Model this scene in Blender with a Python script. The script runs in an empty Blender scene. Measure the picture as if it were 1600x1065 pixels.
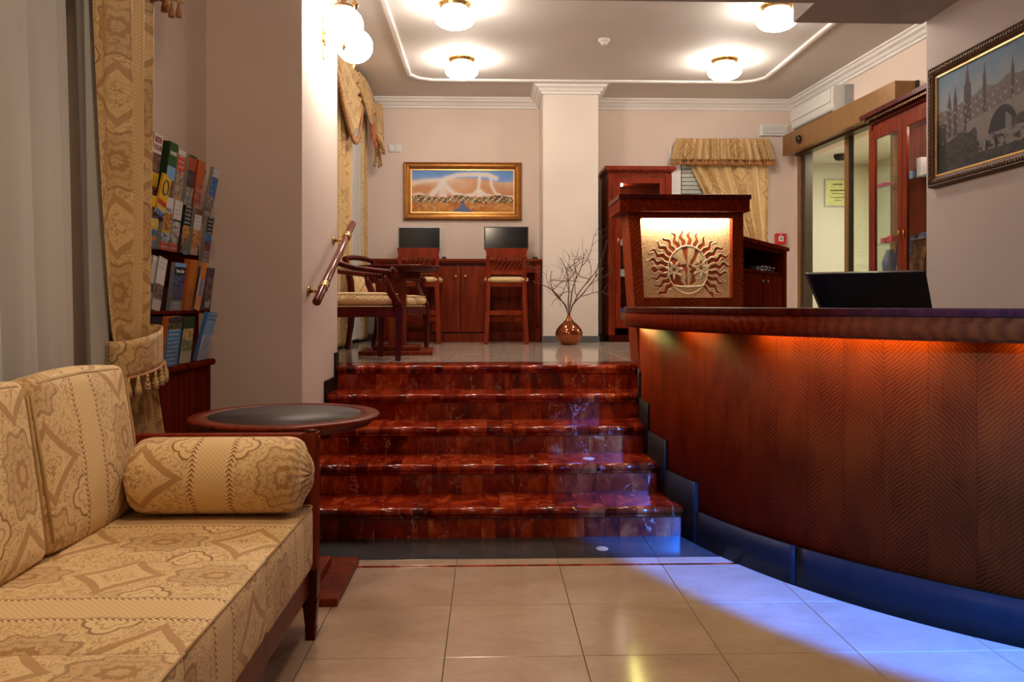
import bpy, math, random
import numpy as np
from mathutils import Matrix, Vector
R = math.radians
PI = math.pi
sc = bpy.context.scene
C = bpy.data.collections.new('lobby'); sc.collection.children.link(C)
random.seed(4)

# ---------------------------------------------------------------- camera, world, light, exposure
cam = bpy.data.objects.new('camera', bpy.data.cameras.new('camera')); C.objects.link(cam)
cam.location = (0, 0, 1.25); cam.rotation_euler = (R(90), 0, R(-1.68))
cam.data.sensor_width = 36; cam.data.lens = 28.305; cam.data.shift_y = -0.0353
cam.data.clip_start = 0.05
sc.camera = cam
sc.view_settings.view_transform = 'Standard'; sc.view_settings.look = 'None'
sc.view_settings.gamma = 1; sc.view_settings.use_curve_mapping = False
sc.view_settings.exposure = 0.0
try:
    sc.cycles.use_denoising = True; sc.cycles.max_bounces = 8; sc.cycles.diffuse_bounces = 4
    sc.cycles.glossy_bounces = 4; sc.cycles.transparent_max_bounces = 12
    sc.cycles.sample_clamp_indirect = 6
except Exception: pass
w = bpy.data.worlds.new('world'); sc.world = w; w.use_nodes = True
w.node_tree.nodes['Background'].inputs[0].default_value = (0.05, 0.07, 0.12, 1)
w.node_tree.nodes['Background'].inputs[1].default_value = 0.3
GLOBE = 52.0          # ceiling lamp glass
SCONCE = 60.0
def light(name, kind, loc, energy, color, target=None, **k):
    d = bpy.data.lights.new(name, kind); d.energy = energy; d.color = color
    for a, b in k.items(): setattr(d, a, b)
    o = bpy.data.objects.new(name, d); C.objects.link(o); o.location = loc
    if target is not None:
        o.rotation_euler = (Vector(target) - Vector(loc)).to_track_quat('-Z', 'Y').to_euler()
    return o
# blue beam from the entrance side, behind the right of the camera
light('blue_spot', 'SPOT', (2.6, -0.8, 2.1), 9000, (0.012, 0.17, 1.0), (1.625, 3.6, 0.325), spot_size=R(22), spot_blend=0.2, shadow_soft_size=0.05).scale = (0.86, 1, 1)
# downlight of the lower lobby ceiling
light('lobby_downlight', 'SPOT', (-0.62, 2.75, 3.3), 75, (1.0, 0.72, 0.45), (-0.85, 2.70, 0), spot_size=R(75), spot_blend=1.0, shadow_soft_size=0.12)
light('lobby_fill', 'POINT', (-0.1, 1.5, 2.95), 62, (1.0, 0.78, 0.56), shadow_soft_size=0.16)  # added fill without any fitting, brightens the pier and left wall
light('vestibule_light', 'AREA', (4.45, 8.7, 3.1), 48, (1.0, 0.93, 0.76), (4.45, 8.7, 0), size=0.5)

# ---------------------------------------------------------------- geometry helpers
FU = 0.8225            # upper floor level
CX, CY, CR = 3.66, 4.95, 2.68   # centre and radius of the curved reception counter
F = 1258.0
def at(u, v, Y):
    th = R(1.68); xc = (u-800)/F; zc = (476-v)/F
    t = Y/(math.cos(th)-xc*math.sin(th))
    return Vector((t*(math.sin(th)+xc*math.cos(th)), Y, 1.25+t*zc))

class MB:
    def __init__(s): s.v = []; s.f = []; s.uv = []; s.sm = []
    def face(s, idx, uv=None, smooth=False):
        s.f.append(tuple(idx)); s.uv.append(uv); s.sm.append(smooth)
    def box(s, x0, x1, y0, y1, z0, z1, M=None):
        b = len(s.v)
        for x, y, z in ((x0,y0,z0),(x1,y0,z0),(x1,y1,z0),(x0,y1,z0),(x0,y0,z1),(x1,y0,z1),(x1,y1,z1),(x0,y1,z1)):
            p = Vector((x,y,z)); s.v.append(M @ p if M else p)
        for q in ((0,3,2,1),(4,5,6,7),(0,1,5,4),(1,2,6,5),(2,3,7,6),(3,0,4,7)): s.face([b+i for i in q])
        return s
    def cbox(s, c, d, M=None):
        T = Matrix.Translation(Vector(c)); T = T @ M if M else T
        return s.box(-d[0]/2, d[0]/2, -d[1]/2, d[1]/2, -d[2]/2, d[2]/2, T)
    def prism(s, poly, a, b_, axis='z', smooth=False):
        n = len(poly); b = len(s.v)
        for h in (a, b_):
            for p, q in poly:
                s.v.append(Vector({'z':(p,q,h),'x':(h,p,q),'y':(p,h,q)}[axis]))
        area = sum(poly[i][0]*poly[(i+1)%n][1]-poly[(i+1)%n][0]*poly[i][1] for i in range(n))
        flip = (area < 0) != (axis == 'y') != (b_ < a)
        bot = [b+i for i in range(n)]; top = [b+n+i for i in range(n)]
        s.face(bot if flip else bot[::-1]); s.face(top[::-1] if flip else top)
        for i in range(n):
            j = (i+1) % n; q = [b+i, b+j, b+n+j, b+n+i]
            s.face(q[::-1] if flip else q, smooth=smooth)
        return s
    def tube(s, pts, r, n=8, caps=True, smooth=True, flat=1.0, up=None):
        pts = [Vector(p) for p in pts]; m = len(pts)
        rr = r if isinstance(r, (list, tuple)) else [r]*m
        b = len(s.v); prev = None
        for i, p in enumerate(pts):
            d = (pts[min(i+1, m-1)]-pts[max(i-1, 0)]).normalized()
            u = Vector(up) if up else prev
            if u is None: u = Vector((0,0,1)) if abs(d.z) < 0.9 else Vector((1,0,0))
            a = d.cross(u).normalized(); c = a.cross(d).normalized(); prev = c
            for k in range(n):
                t = 2*PI*k/n + (PI/4 if n == 4 else 0)
                s.v.append(p + a*math.cos(t)*rr[i] + c*math.sin(t)*rr[i]*flat)
        for i in range(m-1):
            for k in range(n):
                l = (k+1) % n
                s.face([b+i*n+k, b+i*n+l, b+(i+1)*n+l, b+(i+1)*n+k], smooth=smooth)
        if caps:
            s.face([b+k for k in range(n)][::-1]); s.face([b+(m-1)*n+k for k in range(n)])
        return s
    def lathe(s, prof, c=(0,0,0), n=24, smooth=True, sx=1, sy=1):
        b = len(s.v); m = len(prof); c = Vector(c)
        for r_, z in prof:
            for k in range(n):
                t = 2*PI*k/n
                s.v.append(c+Vector((r_*math.cos(t)*sx, r_*math.sin(t)*sy, z)))
        for i in range(m-1):
            for k in range(n):
                l = (k+1) % n
                s.face([b+i*n+k, b+i*n+l, b+(i+1)*n+l, b+(i+1)*n+k], smooth=smooth)
        if prof[0][0] > 1e-4: s.face([b+k for k in range(n)][::-1])
        if prof[-1][0] > 1e-4: s.face([b+(m-1)*n+k for k in range(n)])
        return s
    def grid(s, fn, nu, nv, uvfn=None, smooth=True, flip=False):
        b = len(s.v)
        for j in range(nv+1):
            for i in range(nu+1): s.v.append(Vector(fn(i/nu, j/nv)))
        for j in range(nv):
            for i in range(nu):
                q = [b+j*(nu+1)+i, b+j*(nu+1)+i+1, b+(j+1)*(nu+1)+i+1, b+(j+1)*(nu+1)+i]
                uv = None
                if uvfn: uv = [uvfn(i/nu, j/nv), uvfn((i+1)/nu, j/nv), uvfn((i+1)/nu, (j+1)/nv), uvfn(i/nu, (j+1)/nv)]
                if flip: q = q[::-1]; uv = uv[::-1] if uv else None
                s.face(q, uv, smooth)
        return s
    def build(s, name, material, parent=None, bevel=0, seg=2, off=None, label=None, subsurf=0, solid=0, colors=None, uvshift=(0,0)):
        me = bpy.data.meshes.new(name)
        o_ = Vector(off) if off is not None else Vector((0,0,0))
        me.from_pydata([tuple(v-o_) for v in s.v], [], s.f)
        me.polygons.foreach_set('use_smooth', s.sm)
        ul = me.uv_layers.new(name='UVMap'); arr = np.zeros(len(me.loops)*2, dtype=np.float32)
        k = 0
        for fi, f in enumerate(s.f):
            uv = s.uv[fi]
            if uv is None:
                p = [s.v[i] for i in f]; nrm = Vector((0,0,0))
                for i in range(len(p)):
                    nrm += (p[i]-p[0]).cross(p[(i+1) % len(p)]-p[0])
                a = [abs(c) for c in nrm]
                if a[0] >= a[1] and a[0] >= a[2]: uv = [(q.y, q.z) for q in p]
                elif a[1] >= a[2]: uv = [(q.x, q.z) for q in p]
                else: uv = [(q.x, q.y) for q in p]
            for q in uv:
                arr[k] = q[0]+uvshift[0]; arr[k+1] = q[1]+uvshift[1]; k += 2
        ul.data.foreach_set('uv', arr)
        if colors is not None:
            ca = me.color_attributes.new('Col', 'FLOAT_COLOR', colors[0])
            ca.data.foreach_set('color', np.asarray(colors[1], dtype=np.float32).ravel())
        me.update()
        if material: me.materials.append(material)
        o = bpy.data.objects.new(name, me); C.objects.link(o)
        if parent: o.parent = parent
        if bevel:
            b = o.modifiers.new('bevel', 'BEVEL'); b.width = bevel; b.segments = seg; b.limit_method = 'ANGLE'; b.angle_limit = R(38)
        if subsurf:
            b = o.modifiers.new('sub', 'SUBSURF'); b.levels = b.render_levels = subsurf
        if solid:
            b = o.modifiers.new('solid', 'SOLIDIFY'); b.thickness = solid; b.offset = 0
        if label: o['label'] = label
        return o

def thing(name, label, cat, loc=(0,0,0), rz=0, group=None):
    o = bpy.data.objects.new(name, None); C.objects.link(o); o.empty_display_size = 0.1
    o.location = loc; o.rotation_euler = (0, 0, rz)
    o['label'] = label; o['category'] = cat
    if group: o['group'] = group
    return o
def tag(o, label, cat, group=None):
    o['label'] = label; o['category'] = cat
    if group: o['group'] = group
    return o
def struct(o): o['kind'] = 'structure'; return o
def stuff(o): o['kind'] = 'stuff'; return o
def dup(root, loc, rz, label, group=None):
    r = root.copy(); C.objects.link(r); r.location = loc; r.rotation_euler = (0, 0, rz); r['label'] = label
    if group: r['group'] = group
    for ch in list(root.children):
        c = ch.copy(); C.objects.link(c); c.parent = r
        for g in list(ch.children):
            d = g.copy(); C.objects.link(d); d.parent = c
    return r
def text(body, size, M, material, parent=None, extrude=0.0008, align='CENTER', name='lettering', bold=0.0):
    c = bpy.data.curves.new(name, 'FONT'); c.body = body; c.size = size; c.extrude = extrude; c.align_x = align; c.align_y = 'CENTER'; c.offset = bold
    c.resolution_u = 2
    c.materials.append(material)
    tmp = bpy.data.objects.new(name+'_curve', c); C.objects.link(tmp); bpy.context.view_layer.update()
    me = bpy.data.meshes.new_from_object(tmp.evaluated_get(bpy.context.evaluated_depsgraph_get())); bpy.data.objects.remove(tmp)
    if not me.materials: me.materials.append(material)
    o = bpy.data.objects.new(name, me); C.objects.link(o); o.matrix_world = M
    if parent: o.parent = parent; o.matrix_local = M
    return o

# ---------------------------------------------------------------- node helpers
class NT:
    def __init__(s, name, rough=0.5, spec=0.5):
        s.m = bpy.data.materials.new(name); s.m.use_nodes = True; s.t = s.m.node_tree
        s.b = s.t.nodes['Principled BSDF']; s.b.inputs['Roughness'].default_value = rough
        s.b.inputs['Specular IOR Level'].default_value = spec
    def n(s, typ, **k):
        x = s.t.nodes.new(typ)
        for a, b in k.items(): setattr(x, a, b)
        return x
    def put(s, sock, v):
        if isinstance(v, bpy.types.NodeSocket): s.t.links.new(v, sock)
        elif isinstance(v, (tuple, list)) and sock.type == 'RGBA': sock.default_value = (*v[:3], 1)
        else: sock.default_value = v
    def M(s, op, a, b=None, c=None):
        x = s.n('ShaderNodeMath', operation=op); s.put(x.inputs[0], a)
        if b is not None: s.put(x.inputs[1], b)
        if c is not None: s.put(x.inputs[2], c)
        return x.outputs[0]
    def add(s, a, b): return s.M('ADD', a, b)
    def sub(s, a, b): return s.M('SUBTRACT', a, b)
    def mul(s, a, b): return s.M('MULTIPLY', a, b)
    def lt(s, a, b): return s.M('LESS_THAN', a, b)
    def gt(s, a, b): return s.M('GREATER_THAN', a, b)
    def mx(s, a, b): return s.M('MAXIMUM', a, b)
    def mn(s, a, b): return s.M('MINIMUM', a, b)
    def ab(s, a): return s.M('ABSOLUTE', a)
    def near(s, a, c, w): return s.lt(s.ab(s.sub(a, c)), w)
    def cell(s, a, P, off=0.0):   # signed distance to the nearest multiple of P
        q = s.add(s.M('DIVIDE', s.sub(a, off), P), 0.5)
        return s.mul(s.sub(s.M('FRACT', q), 0.5), P)
    def uv(s):
        x = s.n('ShaderNodeUVMap'); sp = s.n('ShaderNodeSeparateXYZ'); s.t.links.new(x.outputs[0], sp.inputs[0])
        return sp.outputs[0], sp.outputs[1]
    def xyz(s, kind='Object'):
        if kind == 'World': o = s.n('ShaderNodeNewGeometry').outputs['Position']
        else: o = s.n('ShaderNodeTexCoord').outputs[kind]
        sp = s.n('ShaderNodeSeparateXYZ'); s.t.links.new(o, sp.inputs[0]); return sp.outputs
    def vec(s, x, y=0.0, z=0.0):
        c = s.n('ShaderNodeCombineXYZ'); s.put(c.inputs[0], x); s.put(c.inputs[1], y); s.put(c.inputs[2], z); return c.outputs[0]
    def noise(s, v, scale, detail=2, rough=0.5, dist=0.0, col=False):
        x = s.n('ShaderNodeTexNoise'); s.put(x.inputs['Vector'], v); x.inputs['Scale'].default_value = scale
        x.inputs['Detail'].default_value = detail; x.inputs['Roughness'].default_value = rough; x.inputs['Distortion'].default_value = dist
        return x.outputs['Color' if col else 'Fac']
    def vor(s, v, scale, feature='F1', out='Distance', rnd=1.0):
        x = s.n('ShaderNodeTexVoronoi', feature=feature); s.put(x.inputs['Vector'], v); x.inputs['Scale'].default_value = scale
        x.inputs['Randomness'].default_value = rnd
        return x.outputs[out]
    def rnd(s): return s.n('ShaderNodeObjectInfo').outputs['Random']
    def wn(s, v):
        x = s.n('ShaderNodeTexWhiteNoise', noise_dimensions='1D'); s.put(x.inputs['W'], v); return x.outputs[0]
    def ramp(s, f, stops, interp='LINEAR'):
        x = s.n('ShaderNodeValToRGB'); s.put(x.inputs[0], f); cr = x.color_ramp; cr.interpolation = interp
        while len(cr.elements) < len(stops): cr.elements.new(0.5)
        for e, (p, c) in zip(cr.elements, stops): e.position = p; e.color = (*c, 1)
        return x.outputs[0]
    def mix(s, f, a, b, mode='MIX'):
        x = s.n('ShaderNodeMix', data_type='RGBA', blend_type=mode)
        s.put(x.inputs[0], f); s.put(x.inputs[6], a); s.put(x.inputs[7], b); return x.outputs[2]
    def col(s, c): s.put(s.b.inputs['Base Color'], c)
    def bump(s, h, strength=0.3, dist=0.002):
        x = s.n('ShaderNodeBump'); s.put(x.inputs['Height'], h); x.inputs['Strength'].default_value = strength; x.inputs['Distance'].default_value = dist
        s.t.links.new(x.outputs[0], s.b.inputs['Normal'])

def plain(name, c, rough=0.5, metal=0.0, spec=0.5, emit=0, noise=0.06):
    t = NT(name, rough, spec)
    if noise and not emit:
        f = t.noise(t.n('ShaderNodeTexCoord').outputs['Object'], 14, 3)
        d = tuple(max(0, x*(1-noise*2)) for x in c); u = tuple(min(1, x*(1+noise*2)) for x in c)
        t.col(t.ramp(f, [(0.3, d), (0.7, u)]))
    else: t.col(c)
    t.b.inputs['Metallic'].default_value = metal
    if emit: t.b.inputs['Emission Color'].default_value = (*c, 1); t.b.inputs['Emission Strength'].default_value = emit
    return t.m
def wallmat(name, c):
    t = NT(name, 0.75, 0.25); g = t.n('ShaderNodeNewGeometry').outputs['Position']
    f = t.noise(g, 1.3, 2); t.col(t.ramp(f, [(0.3, tuple(x*0.95 for x in c)), (0.7, tuple(min(1, x*1.04) for x in c))]))
    t.bump(t.noise(g, 90, 2), 0.12, 0.002); return t.m
def woodmat(name, c0, c1, rough=0.36, along='z', coat=0.03):
    t = NT(name, rough, 0.10); x, y, z = t.xyz('Object'); k = {'x':(0.9,9,9),'y':(9,0.9,9),'z':(9,9,0.9)}[along]
    v = t.vec(t.add(t.mul(x, k[0]), t.mul(t.rnd(), 7.0)), t.mul(y, k[1]), t.mul(z, k[2]))
    f = t.noise(v, 2.2, 4, 0.55, 0.6); g = t.noise(v, 14, 2)
    t.col(t.ramp(t.add(t.mul(f, 0.8), t.mul(g, 0.2)), [(0.32, c0), (0.68, c1)]))
    t.b.inputs['Coat Weight'].default_value = coat; t.b.inputs['Coat Roughness'].default_value = 0.12
    return t.m
def veneer(name, s=0.17, dark=(0.052,0.0035,0.0006), lite=(0.170,0.0170,0.0013), freq=125, rough=0.5, slope=1.0, swap=False, ramp_k=0.5):
    # book-matched figured veneer: slanting ripple mirrored strip by strip
    t = NT(name, rough, 0.02); u, v = t.uv()
    if swap: u, v = v, u
    q = t.ab(t.cell(u, 2*s)); strip = t.M('FLOOR', t.M('DIVIDE', u, s))
    n1 = t.noise(t.vec(t.mul(u, 3), t.mul(v, 1.4), t.wn(strip)), 2.4, 2)
    n2 = t.noise(t.vec(t.mul(q, 9), t.mul(v, 9)), 3.0, 2)
    ph = t.add(t.add(t.mul(v, freq), t.mul(q, freq*slope)), t.add(t.mul(n1, 9.0), t.mul(n2, 2.5)))
    wv = t.add(t.mul(t.M('SINE', t.mul(ph, 2.6)), 0.5), 0.5)
    amp = t.noise(t.vec(u, v, 3.3), 3.2, 2)
    fine = t.noise(t.vec(t.mul(u, 260), t.mul(v, 6)), 1.0, 2)
    f = t.add(t.add(t.mul(t.sub(wv, 0.5), t.mul(amp, ramp_k)), t.mul(n1, 0.55)), t.mul(fine, 0.25))
    seam = t.lt(t.ab(t.cell(u, s)), 0.0012)
    c = t.ramp(f, [(0.12, dark), (0.62, lite)])
    t.col(t.mix(t.mul(seam, 0.5), c, (0.03, 0.003, 0.001)))
    return t.m
def damask(name, light_=(0.79,0.57,0.29), mid=(0.43,0.23,0.08), dark=(0.25,0.115,0.035), P=0.48, Q=0.52, rough=0.62, k=1.0):
    t = NT(name, rough, 0.3); u0, v0 = t.uv()
    wob = t.noise(t.vec(u0, v0), 18, 1, col=True); ws = t.n('ShaderNodeSeparateXYZ'); t.t.links.new(wob, ws.inputs[0])
    u, v = u0, v0
    uu = t.add(u0, t.mul(t.sub(ws.outputs[0], 0.5), 0.012)); vv = t.add(v0, t.mul(t.sub(ws.outputs[1], 0.5), 0.012))
    a = t.ab(t.cell(u, P)); col = t.M('FLOOR', t.M('DIVIDE', u, P))
    inlat = t.lt(a, 0.052); inbord = t.mul(t.gt(a, 0.052), t.lt(a, 0.078)); field = t.gt(a, 0.078)
    # lattice
    l1 = t.lt(t.ab(t.cell(t.add(u, v), 0.0165)), 0.0016); l2 = t.lt(t.ab(t.cell(t.sub(u, v), 0.0165)), 0.0016)
    lat = t.mul(t.mul(t.mx(l1, l2), 0.45), inlat)
    # leafy border: paired leaves springing from a stem
    bq = t.sub(a, t.add(0.065, t.mul(t.M('SINE', t.mul(v, 48)), 0.003)))
    leafp = t.ab(t.cell(t.sub(v, t.mul(t.ab(bq), 1.1)), 0.017))
    leaf = t.mul(t.lt(leafp, t.sub(0.0055, t.mul(t.ab(bq), 0.32))), t.lt(t.ab(bq), 0.013))
    bord = t.mul(leaf, inbord)
    # field motifs
    e = t.cell(uu, P, P/2); ea = t.ab(e)
    w0 = t.cell(vv, Q, t.mul(t.M('FRACT', t.mul(col, 0.5)), Q))
    wa = t.ab(w0); wb = t.sub(Q/2, wa)
    dA = t.add(t.M('POWER', t.M('DIVIDE', ea, 0.135), 0.82), t.M('POWER', t.M('DIVIDE', wa, 0.115), 0.82))
    ringA = t.near(dA, 1.0, 0.13); inA = t.lt(dA, 0.87); fA = t.lt(dA, 1.13)
    rB = t.M('SQRT', t.add(t.M('POWER', t.M('DIVIDE', e, 0.085), 2.0), t.M('POWER', t.M('DIVIDE', wb, 0.115), 2.0)))
    th = t.M('ARCTAN2', e, wb)
    pet = t.mul(t.M('COSINE', t.mul(th, 9.0)), 0.12)
    rBp = t.add(rB, t.mul(pet, t.mn(rB, 1.0)))
    inB = t.lt(rBp, 1.0); ringB = t.near(rBp, 1.0, 0.055); ringB2 = t.near(rBp, 0.62, 0.06); core = t.near(rBp, 0.28, 0.09)
    # quatrefoil cartouches at the side of the field
    qa = t.sub(0.155, ea); qb = t.sub(t.ab(t.cell(vv, Q/1.0, Q*0.25)), 0.0)
    rq = t.M('SQRT', t.add(t.mul(qa, qa), t.mul(qb, qb))); tq = t.M('ARCTAN2', qa, qb)
    rqp = t.sub(rq, t.mul(t.ab(t.M('COSINE', t.mul(tq, 2.0))), 0.018))
    ringQ = t.near(rqp, 0.046, 0.0042); inQ = t.lt(rqp, 0.046); coreQ = t.near(rqp, 0.018, 0.004)
    # background scrolls and leaves
    g = t.noise(t.vec(uu, vv), 17, 1.5, 0.5, 1.7); sc1 = t.lt(t.ab(t.cell(g, 0.16)), 0.021)
    g3 = t.noise(t.vec(uu, vv, 7.0), 34, 1.0, 0.5, 2.2); sc2 = t.lt(t.ab(t.cell(g3, 0.22)), 0.020)
    vd = t.vor(t.vec(uu, vv), 62, 'F1'); dots = t.lt(vd, 0.30)
    g2 = t.noise(t.vec(vv, uu, 4.0), 9, 1); dots = t.mul(dots, t.gt(g2, 0.47))
    bg = t.mul(t.mx(sc1, dots), t.sub(1.0, t.mx(t.mx(fA, inB), inQ)))
    inner = t.mx(t.mul(inA, t.mul(t.mx(sc1, dots), t.lt(dA, 0.6))), t.mul(inB, t.mx(t.lt(vd, 0.22), core)))
    tone_mid = t.mul(field, t.mn(1.0, t.add(t.add(t.mul(bg, 0.62), t.mul(ringA, 0.85)), t.add(t.mul(inB, 0.42), t.mul(inner, 0.75)))))
    fine = t.mul(sc2, t.sub(1.0, t.mx(ringA, inQ)))
    tone_dark = t.mx(t.mx(t.mul(bord, 0.95), t.mul(t.mul(field, fine), 0.42)), t.mul(field, t.mx(t.mx(t.mul(ringB, 0.6), t.mul(ringB2, 0.35)), t.mx(t.mul(ringQ, 0.85), t.mul(t.mul(coreQ, inQ), 0.5)))))
    c = t.mix(t.mx(tone_mid, lat), light_, mid)
    c = t.mix(tone_dark, c, dark)
    weave = t.noise(t.vec(t.mul(u0, 400), t.mul(v0, 400)), 1.0, 1)
    c = t.mix(t.mul(t.sub(weave, 0.3), 0.25), c, t.mix(0.5, c, (0.1,0.05,0.02)))
    t.col(c); t.b.inputs['Sheen Weight'].default_value = 0.12
    t.bump(t.add(weave, t.mul(t.mx(tone_mid, tone_dark), 1.5)), 0.25, 0.0008)
    return t.m
def marble(name):
    t = NT(name, 0.13, 0.45); x, y, z = t.xyz('World'); r = t.rnd()
    blk = t.M('FLOOR', t.add(t.mul(x, 9.5), t.mul(t.noise(t.vec(t.mul(x, 3), r), 1.0, 0), 3.0)))
    b = t.wn(t.add(blk, t.mul(r, 57.0)))
    off = t.mul(b, 9.0)
    v = t.vec(t.add(x, off), t.add(t.mul(y, 0.8), t.mul(r, 5.0)), t.add(t.mul(z, 0.6), off))
    n = t.noise(v, 6.5, 6, 0.62, 1.0)
    base = t.ramp(t.add(t.mul(n, 0.85), t.mul(b, 0.16)), [(0.34, (0.07,0.004,0.0015)), (0.5, (0.23,0.014,0.003)), (0.62, (0.42,0.05,0.009)), (0.76, (0.58,0.14,0.03))])
    vn = t.noise(v, 3.6, 5, 0.6, 0.9); vein = t.lt(t.ab(t.sub(vn, 0.5)), 0.0045)
    msk = t.gt(t.noise(v, 5.0, 1), 0.53)
    sp = t.mul(t.gt(t.noise(v, 42, 2), 0.70), t.gt(t.noise(v, 3.0, 1), 0.52))
    c = t.mix(t.mul(t.mx(t.mul(vein, msk), t.mul(sp, 0.6)), 0.5), base, (0.58, 0.30, 0.20))
    t.col(c);     return t.m
def tilemat(name, c0, c1, rough=0.13):
    t = NT(name, rough, 0.5); x, y, z = t.xyz('World'); r = t.rnd()
    v = t.vec(t.add(x, t.mul(r, 31.0)), t.add(t.mul(y, 1.7), t.mul(r, 17.0)), z)
    n = t.noise(v, 2.6, 6, 0.6, 0.8); n2 = t.noise(v, 26, 4, 0.7)
    t.col(t.ramp(t.add(t.mul(n, 0.7), t.mul(n2, 0.3)), [(0.32, c0), (0.66, c1)]))
    pit = t.noise(v, 60, 3)
    t.put(t.b.inputs['Roughness'], t.add(rough-0.03, t.mul(pit, 0.09)))
    t.bump(t.noise(v, 5, 1), 0.04, 0.002)
    return t.m
def colmat(name, rough=0.6, metal=0.0, spec=0.4):
    t = NT(name, rough, spec); a = t.n('ShaderNodeAttribute'); a.attribute_name = 'Col'
    t.put(t.b.inputs['Base Color'], a.outputs['Color']); t.b.inputs['Metallic'].default_value = metal
    return t.m
def glassmat(name, tint=(0.94,0.97,0.95), alpha=0.05, rough=0.02, ior=1.42):
    m = bpy.data.materials.new(name); m.use_nodes = True; t = m.node_tree; t.nodes.clear()
    o = t.nodes.new('ShaderNodeOutputMaterial'); mx = t.nodes.new('ShaderNodeMixShader')
    tr = t.nodes.new('ShaderNodeBsdfTransparent'); tr.inputs[0].default_value = (*tint, 1)
    gl = t.nodes.new('ShaderNodeBsdfGlossy'); gl.inputs['Roughness'].default_value = rough
    fr = t.nodes.new('ShaderNodeFresnel'); fr.inputs[0].default_value = ior
    ad = t.nodes.new('ShaderNodeMath'); ad.operation = 'ADD'; ad.inputs[1].default_value = alpha*0.4
    ge = t.nodes.new('ShaderNodeNewGeometry'); iv = t.nodes.new('ShaderNodeMath'); iv.operation = 'SUBTRACT'; iv.inputs[0].default_value = 1
    ml = t.nodes.new('ShaderNodeMath'); ml.operation = 'MULTIPLY'; t.links.new(ge.outputs['Backfacing'], iv.inputs[1])
    t.links.new(fr.outputs[0], ad.inputs[0]); t.links.new(ad.outputs[0], ml.inputs[0]); t.links.new(iv.outputs[0], ml.inputs[1]); t.links.new(ml.outputs[0], mx.inputs[0])
    t.links.new(tr.outputs[0], mx.inputs[1]); t.links.new(gl.outputs[0], mx.inputs[2]); t.links.new(mx.outputs[0], o.inputs[0])
    return m
def sheermat(name, c, transp=0.3):
    m = bpy.data.materials.new(name); m.use_nodes = True; t = m.node_tree; t.nodes.clear()
    o = t.nodes.new('ShaderNodeOutputMaterial'); mx = t.nodes.new('ShaderNodeMixShader'); m2 = t.nodes.new('ShaderNodeMixShader')
    tr = t.nodes.new('ShaderNodeBsdfTransparent'); df = t.nodes.new('ShaderNodeBsdfDiffuse'); tl = t.nodes.new('ShaderNodeBsdfTranslucent')
    uv = t.nodes.new('ShaderNodeUVMap'); wv = t.nodes.new('ShaderNodeTexWave'); wv.inputs['Scale'].default_value = 60; wv.inputs['Distortion'].default_value = 2
    cr = t.nodes.new('ShaderNodeValToRGB'); cr.color_ramp.elements[0].color = (*[x*0.92 for x in c], 1); cr.color_ramp.elements[1].color = (*c, 1)
    t.links.new(uv.outputs[0], wv.inputs[0]); t.links.new(wv.outputs[0], cr.inputs[0]); t.links.new(cr.outputs[0], df.inputs[0]); t.links.new(cr.outputs[0], tl.inputs[0])
    m2.inputs[0].default_value = 0.35; mx.inputs[0].default_value = transp
    t.links.new(df.outputs[0], m2.inputs[1]); t.links.new(tl.outputs[0], m2.inputs[2])
    t.links.new(m2.outputs[0], mx.inputs[1]); t.links.new(tr.outputs[0], mx.inputs[2]); t.links.new(mx.outputs[0], o.inputs[0])
    return m

WALL = wallmat('wall_paint', (0.74, 0.61, 0.525)); WALL2 = wallmat('wall_paint_lower', (0.66, 0.54, 0.44)); WALLP = wallmat('pillar_paint', (0.78, 0.69, 0.61))
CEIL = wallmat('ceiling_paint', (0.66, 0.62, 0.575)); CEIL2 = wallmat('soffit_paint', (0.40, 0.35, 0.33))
WHITE = plain('white_plaster', (0.80, 0.77, 0.73), 0.5, noise=0.01); VEST = wallmat('vestibule_paint', (0.72, 0.72, 0.58))
MAH = woodmat('mahogany', (0.080,0.009,0.003), (0.22,0.029,0.007)); MAHX = woodmat('mahogany_across', (0.080,0.009,0.003), (0.22,0.029,0.007), along='x')
MAHM = woodmat('matt_mahogany', (0.05,0.005,0.002), (0.16,0.018,0.005), 0.6)
MAHM.node_tree.nodes['Principled BSDF'].inputs['Specular IOR Level'].default_value = 0.0
MAHM.node_tree.nodes['Principled BSDF'].inputs['Coat Weight'].default_value = 0.0
MAHD = woodmat('dark_mahogany', (0.03,0.003,0.002), (0.10,0.009,0.004), 0.3)
MAHR = woodmat('red_mahogany', (0.12,0.012,0.004), (0.26,0.032,0.008), 0.34)
VEN = veneer('chevron_veneer'); VENB = veneer('banded_veneer', 0.14, (0.08,0.006,0.001), (0.21,0.020,0.002), 40, 0.45, 0.5, swap=True)
VENP = veneer('podium_veneer', 0.115, (0.11,0.012,0.003), (0.34,0.055,0.011), 72, 0.4, ramp_k=0.55)
DAM = damask('gold_damask'); DAMC = damask('curtain_damask', (0.62,0.42,0.19), (0.36,0.19,0.065), (0.20,0.09,0.025), rough=0.5)
PIPE = plain('piping_cord', (0.50,0.33,0.15), 0.6); FRINGE = plain('fringe_gold', (0.36,0.15,0.04), 0.6)
SHEER = sheermat('sheer_voile', (0.78,0.76,0.73), 0.10)
MARB = marble('red_marble'); TILE = tilemat('beige_tile', (0.40,0.265,0.19), (0.53,0.38,0.285)); TILEU = tilemat('upper_tile', (0.38,0.29,0.225), (0.54,0.43,0.345), 0.08)
DARKT = tilemat('dark_stone', (0.030,0.030,0.034), (0.075,0.072,0.075), 0.16); GROUT = plain('grout', (0.10,0.075,0.055), 0.8)
SKIRT = plain('grey_skirting', (0.10,0.105,0.11), 0.35); BLKSK = plain('black_kickplate', (0.010,0.009,0.010), 0.4, spec=0.12)
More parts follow.
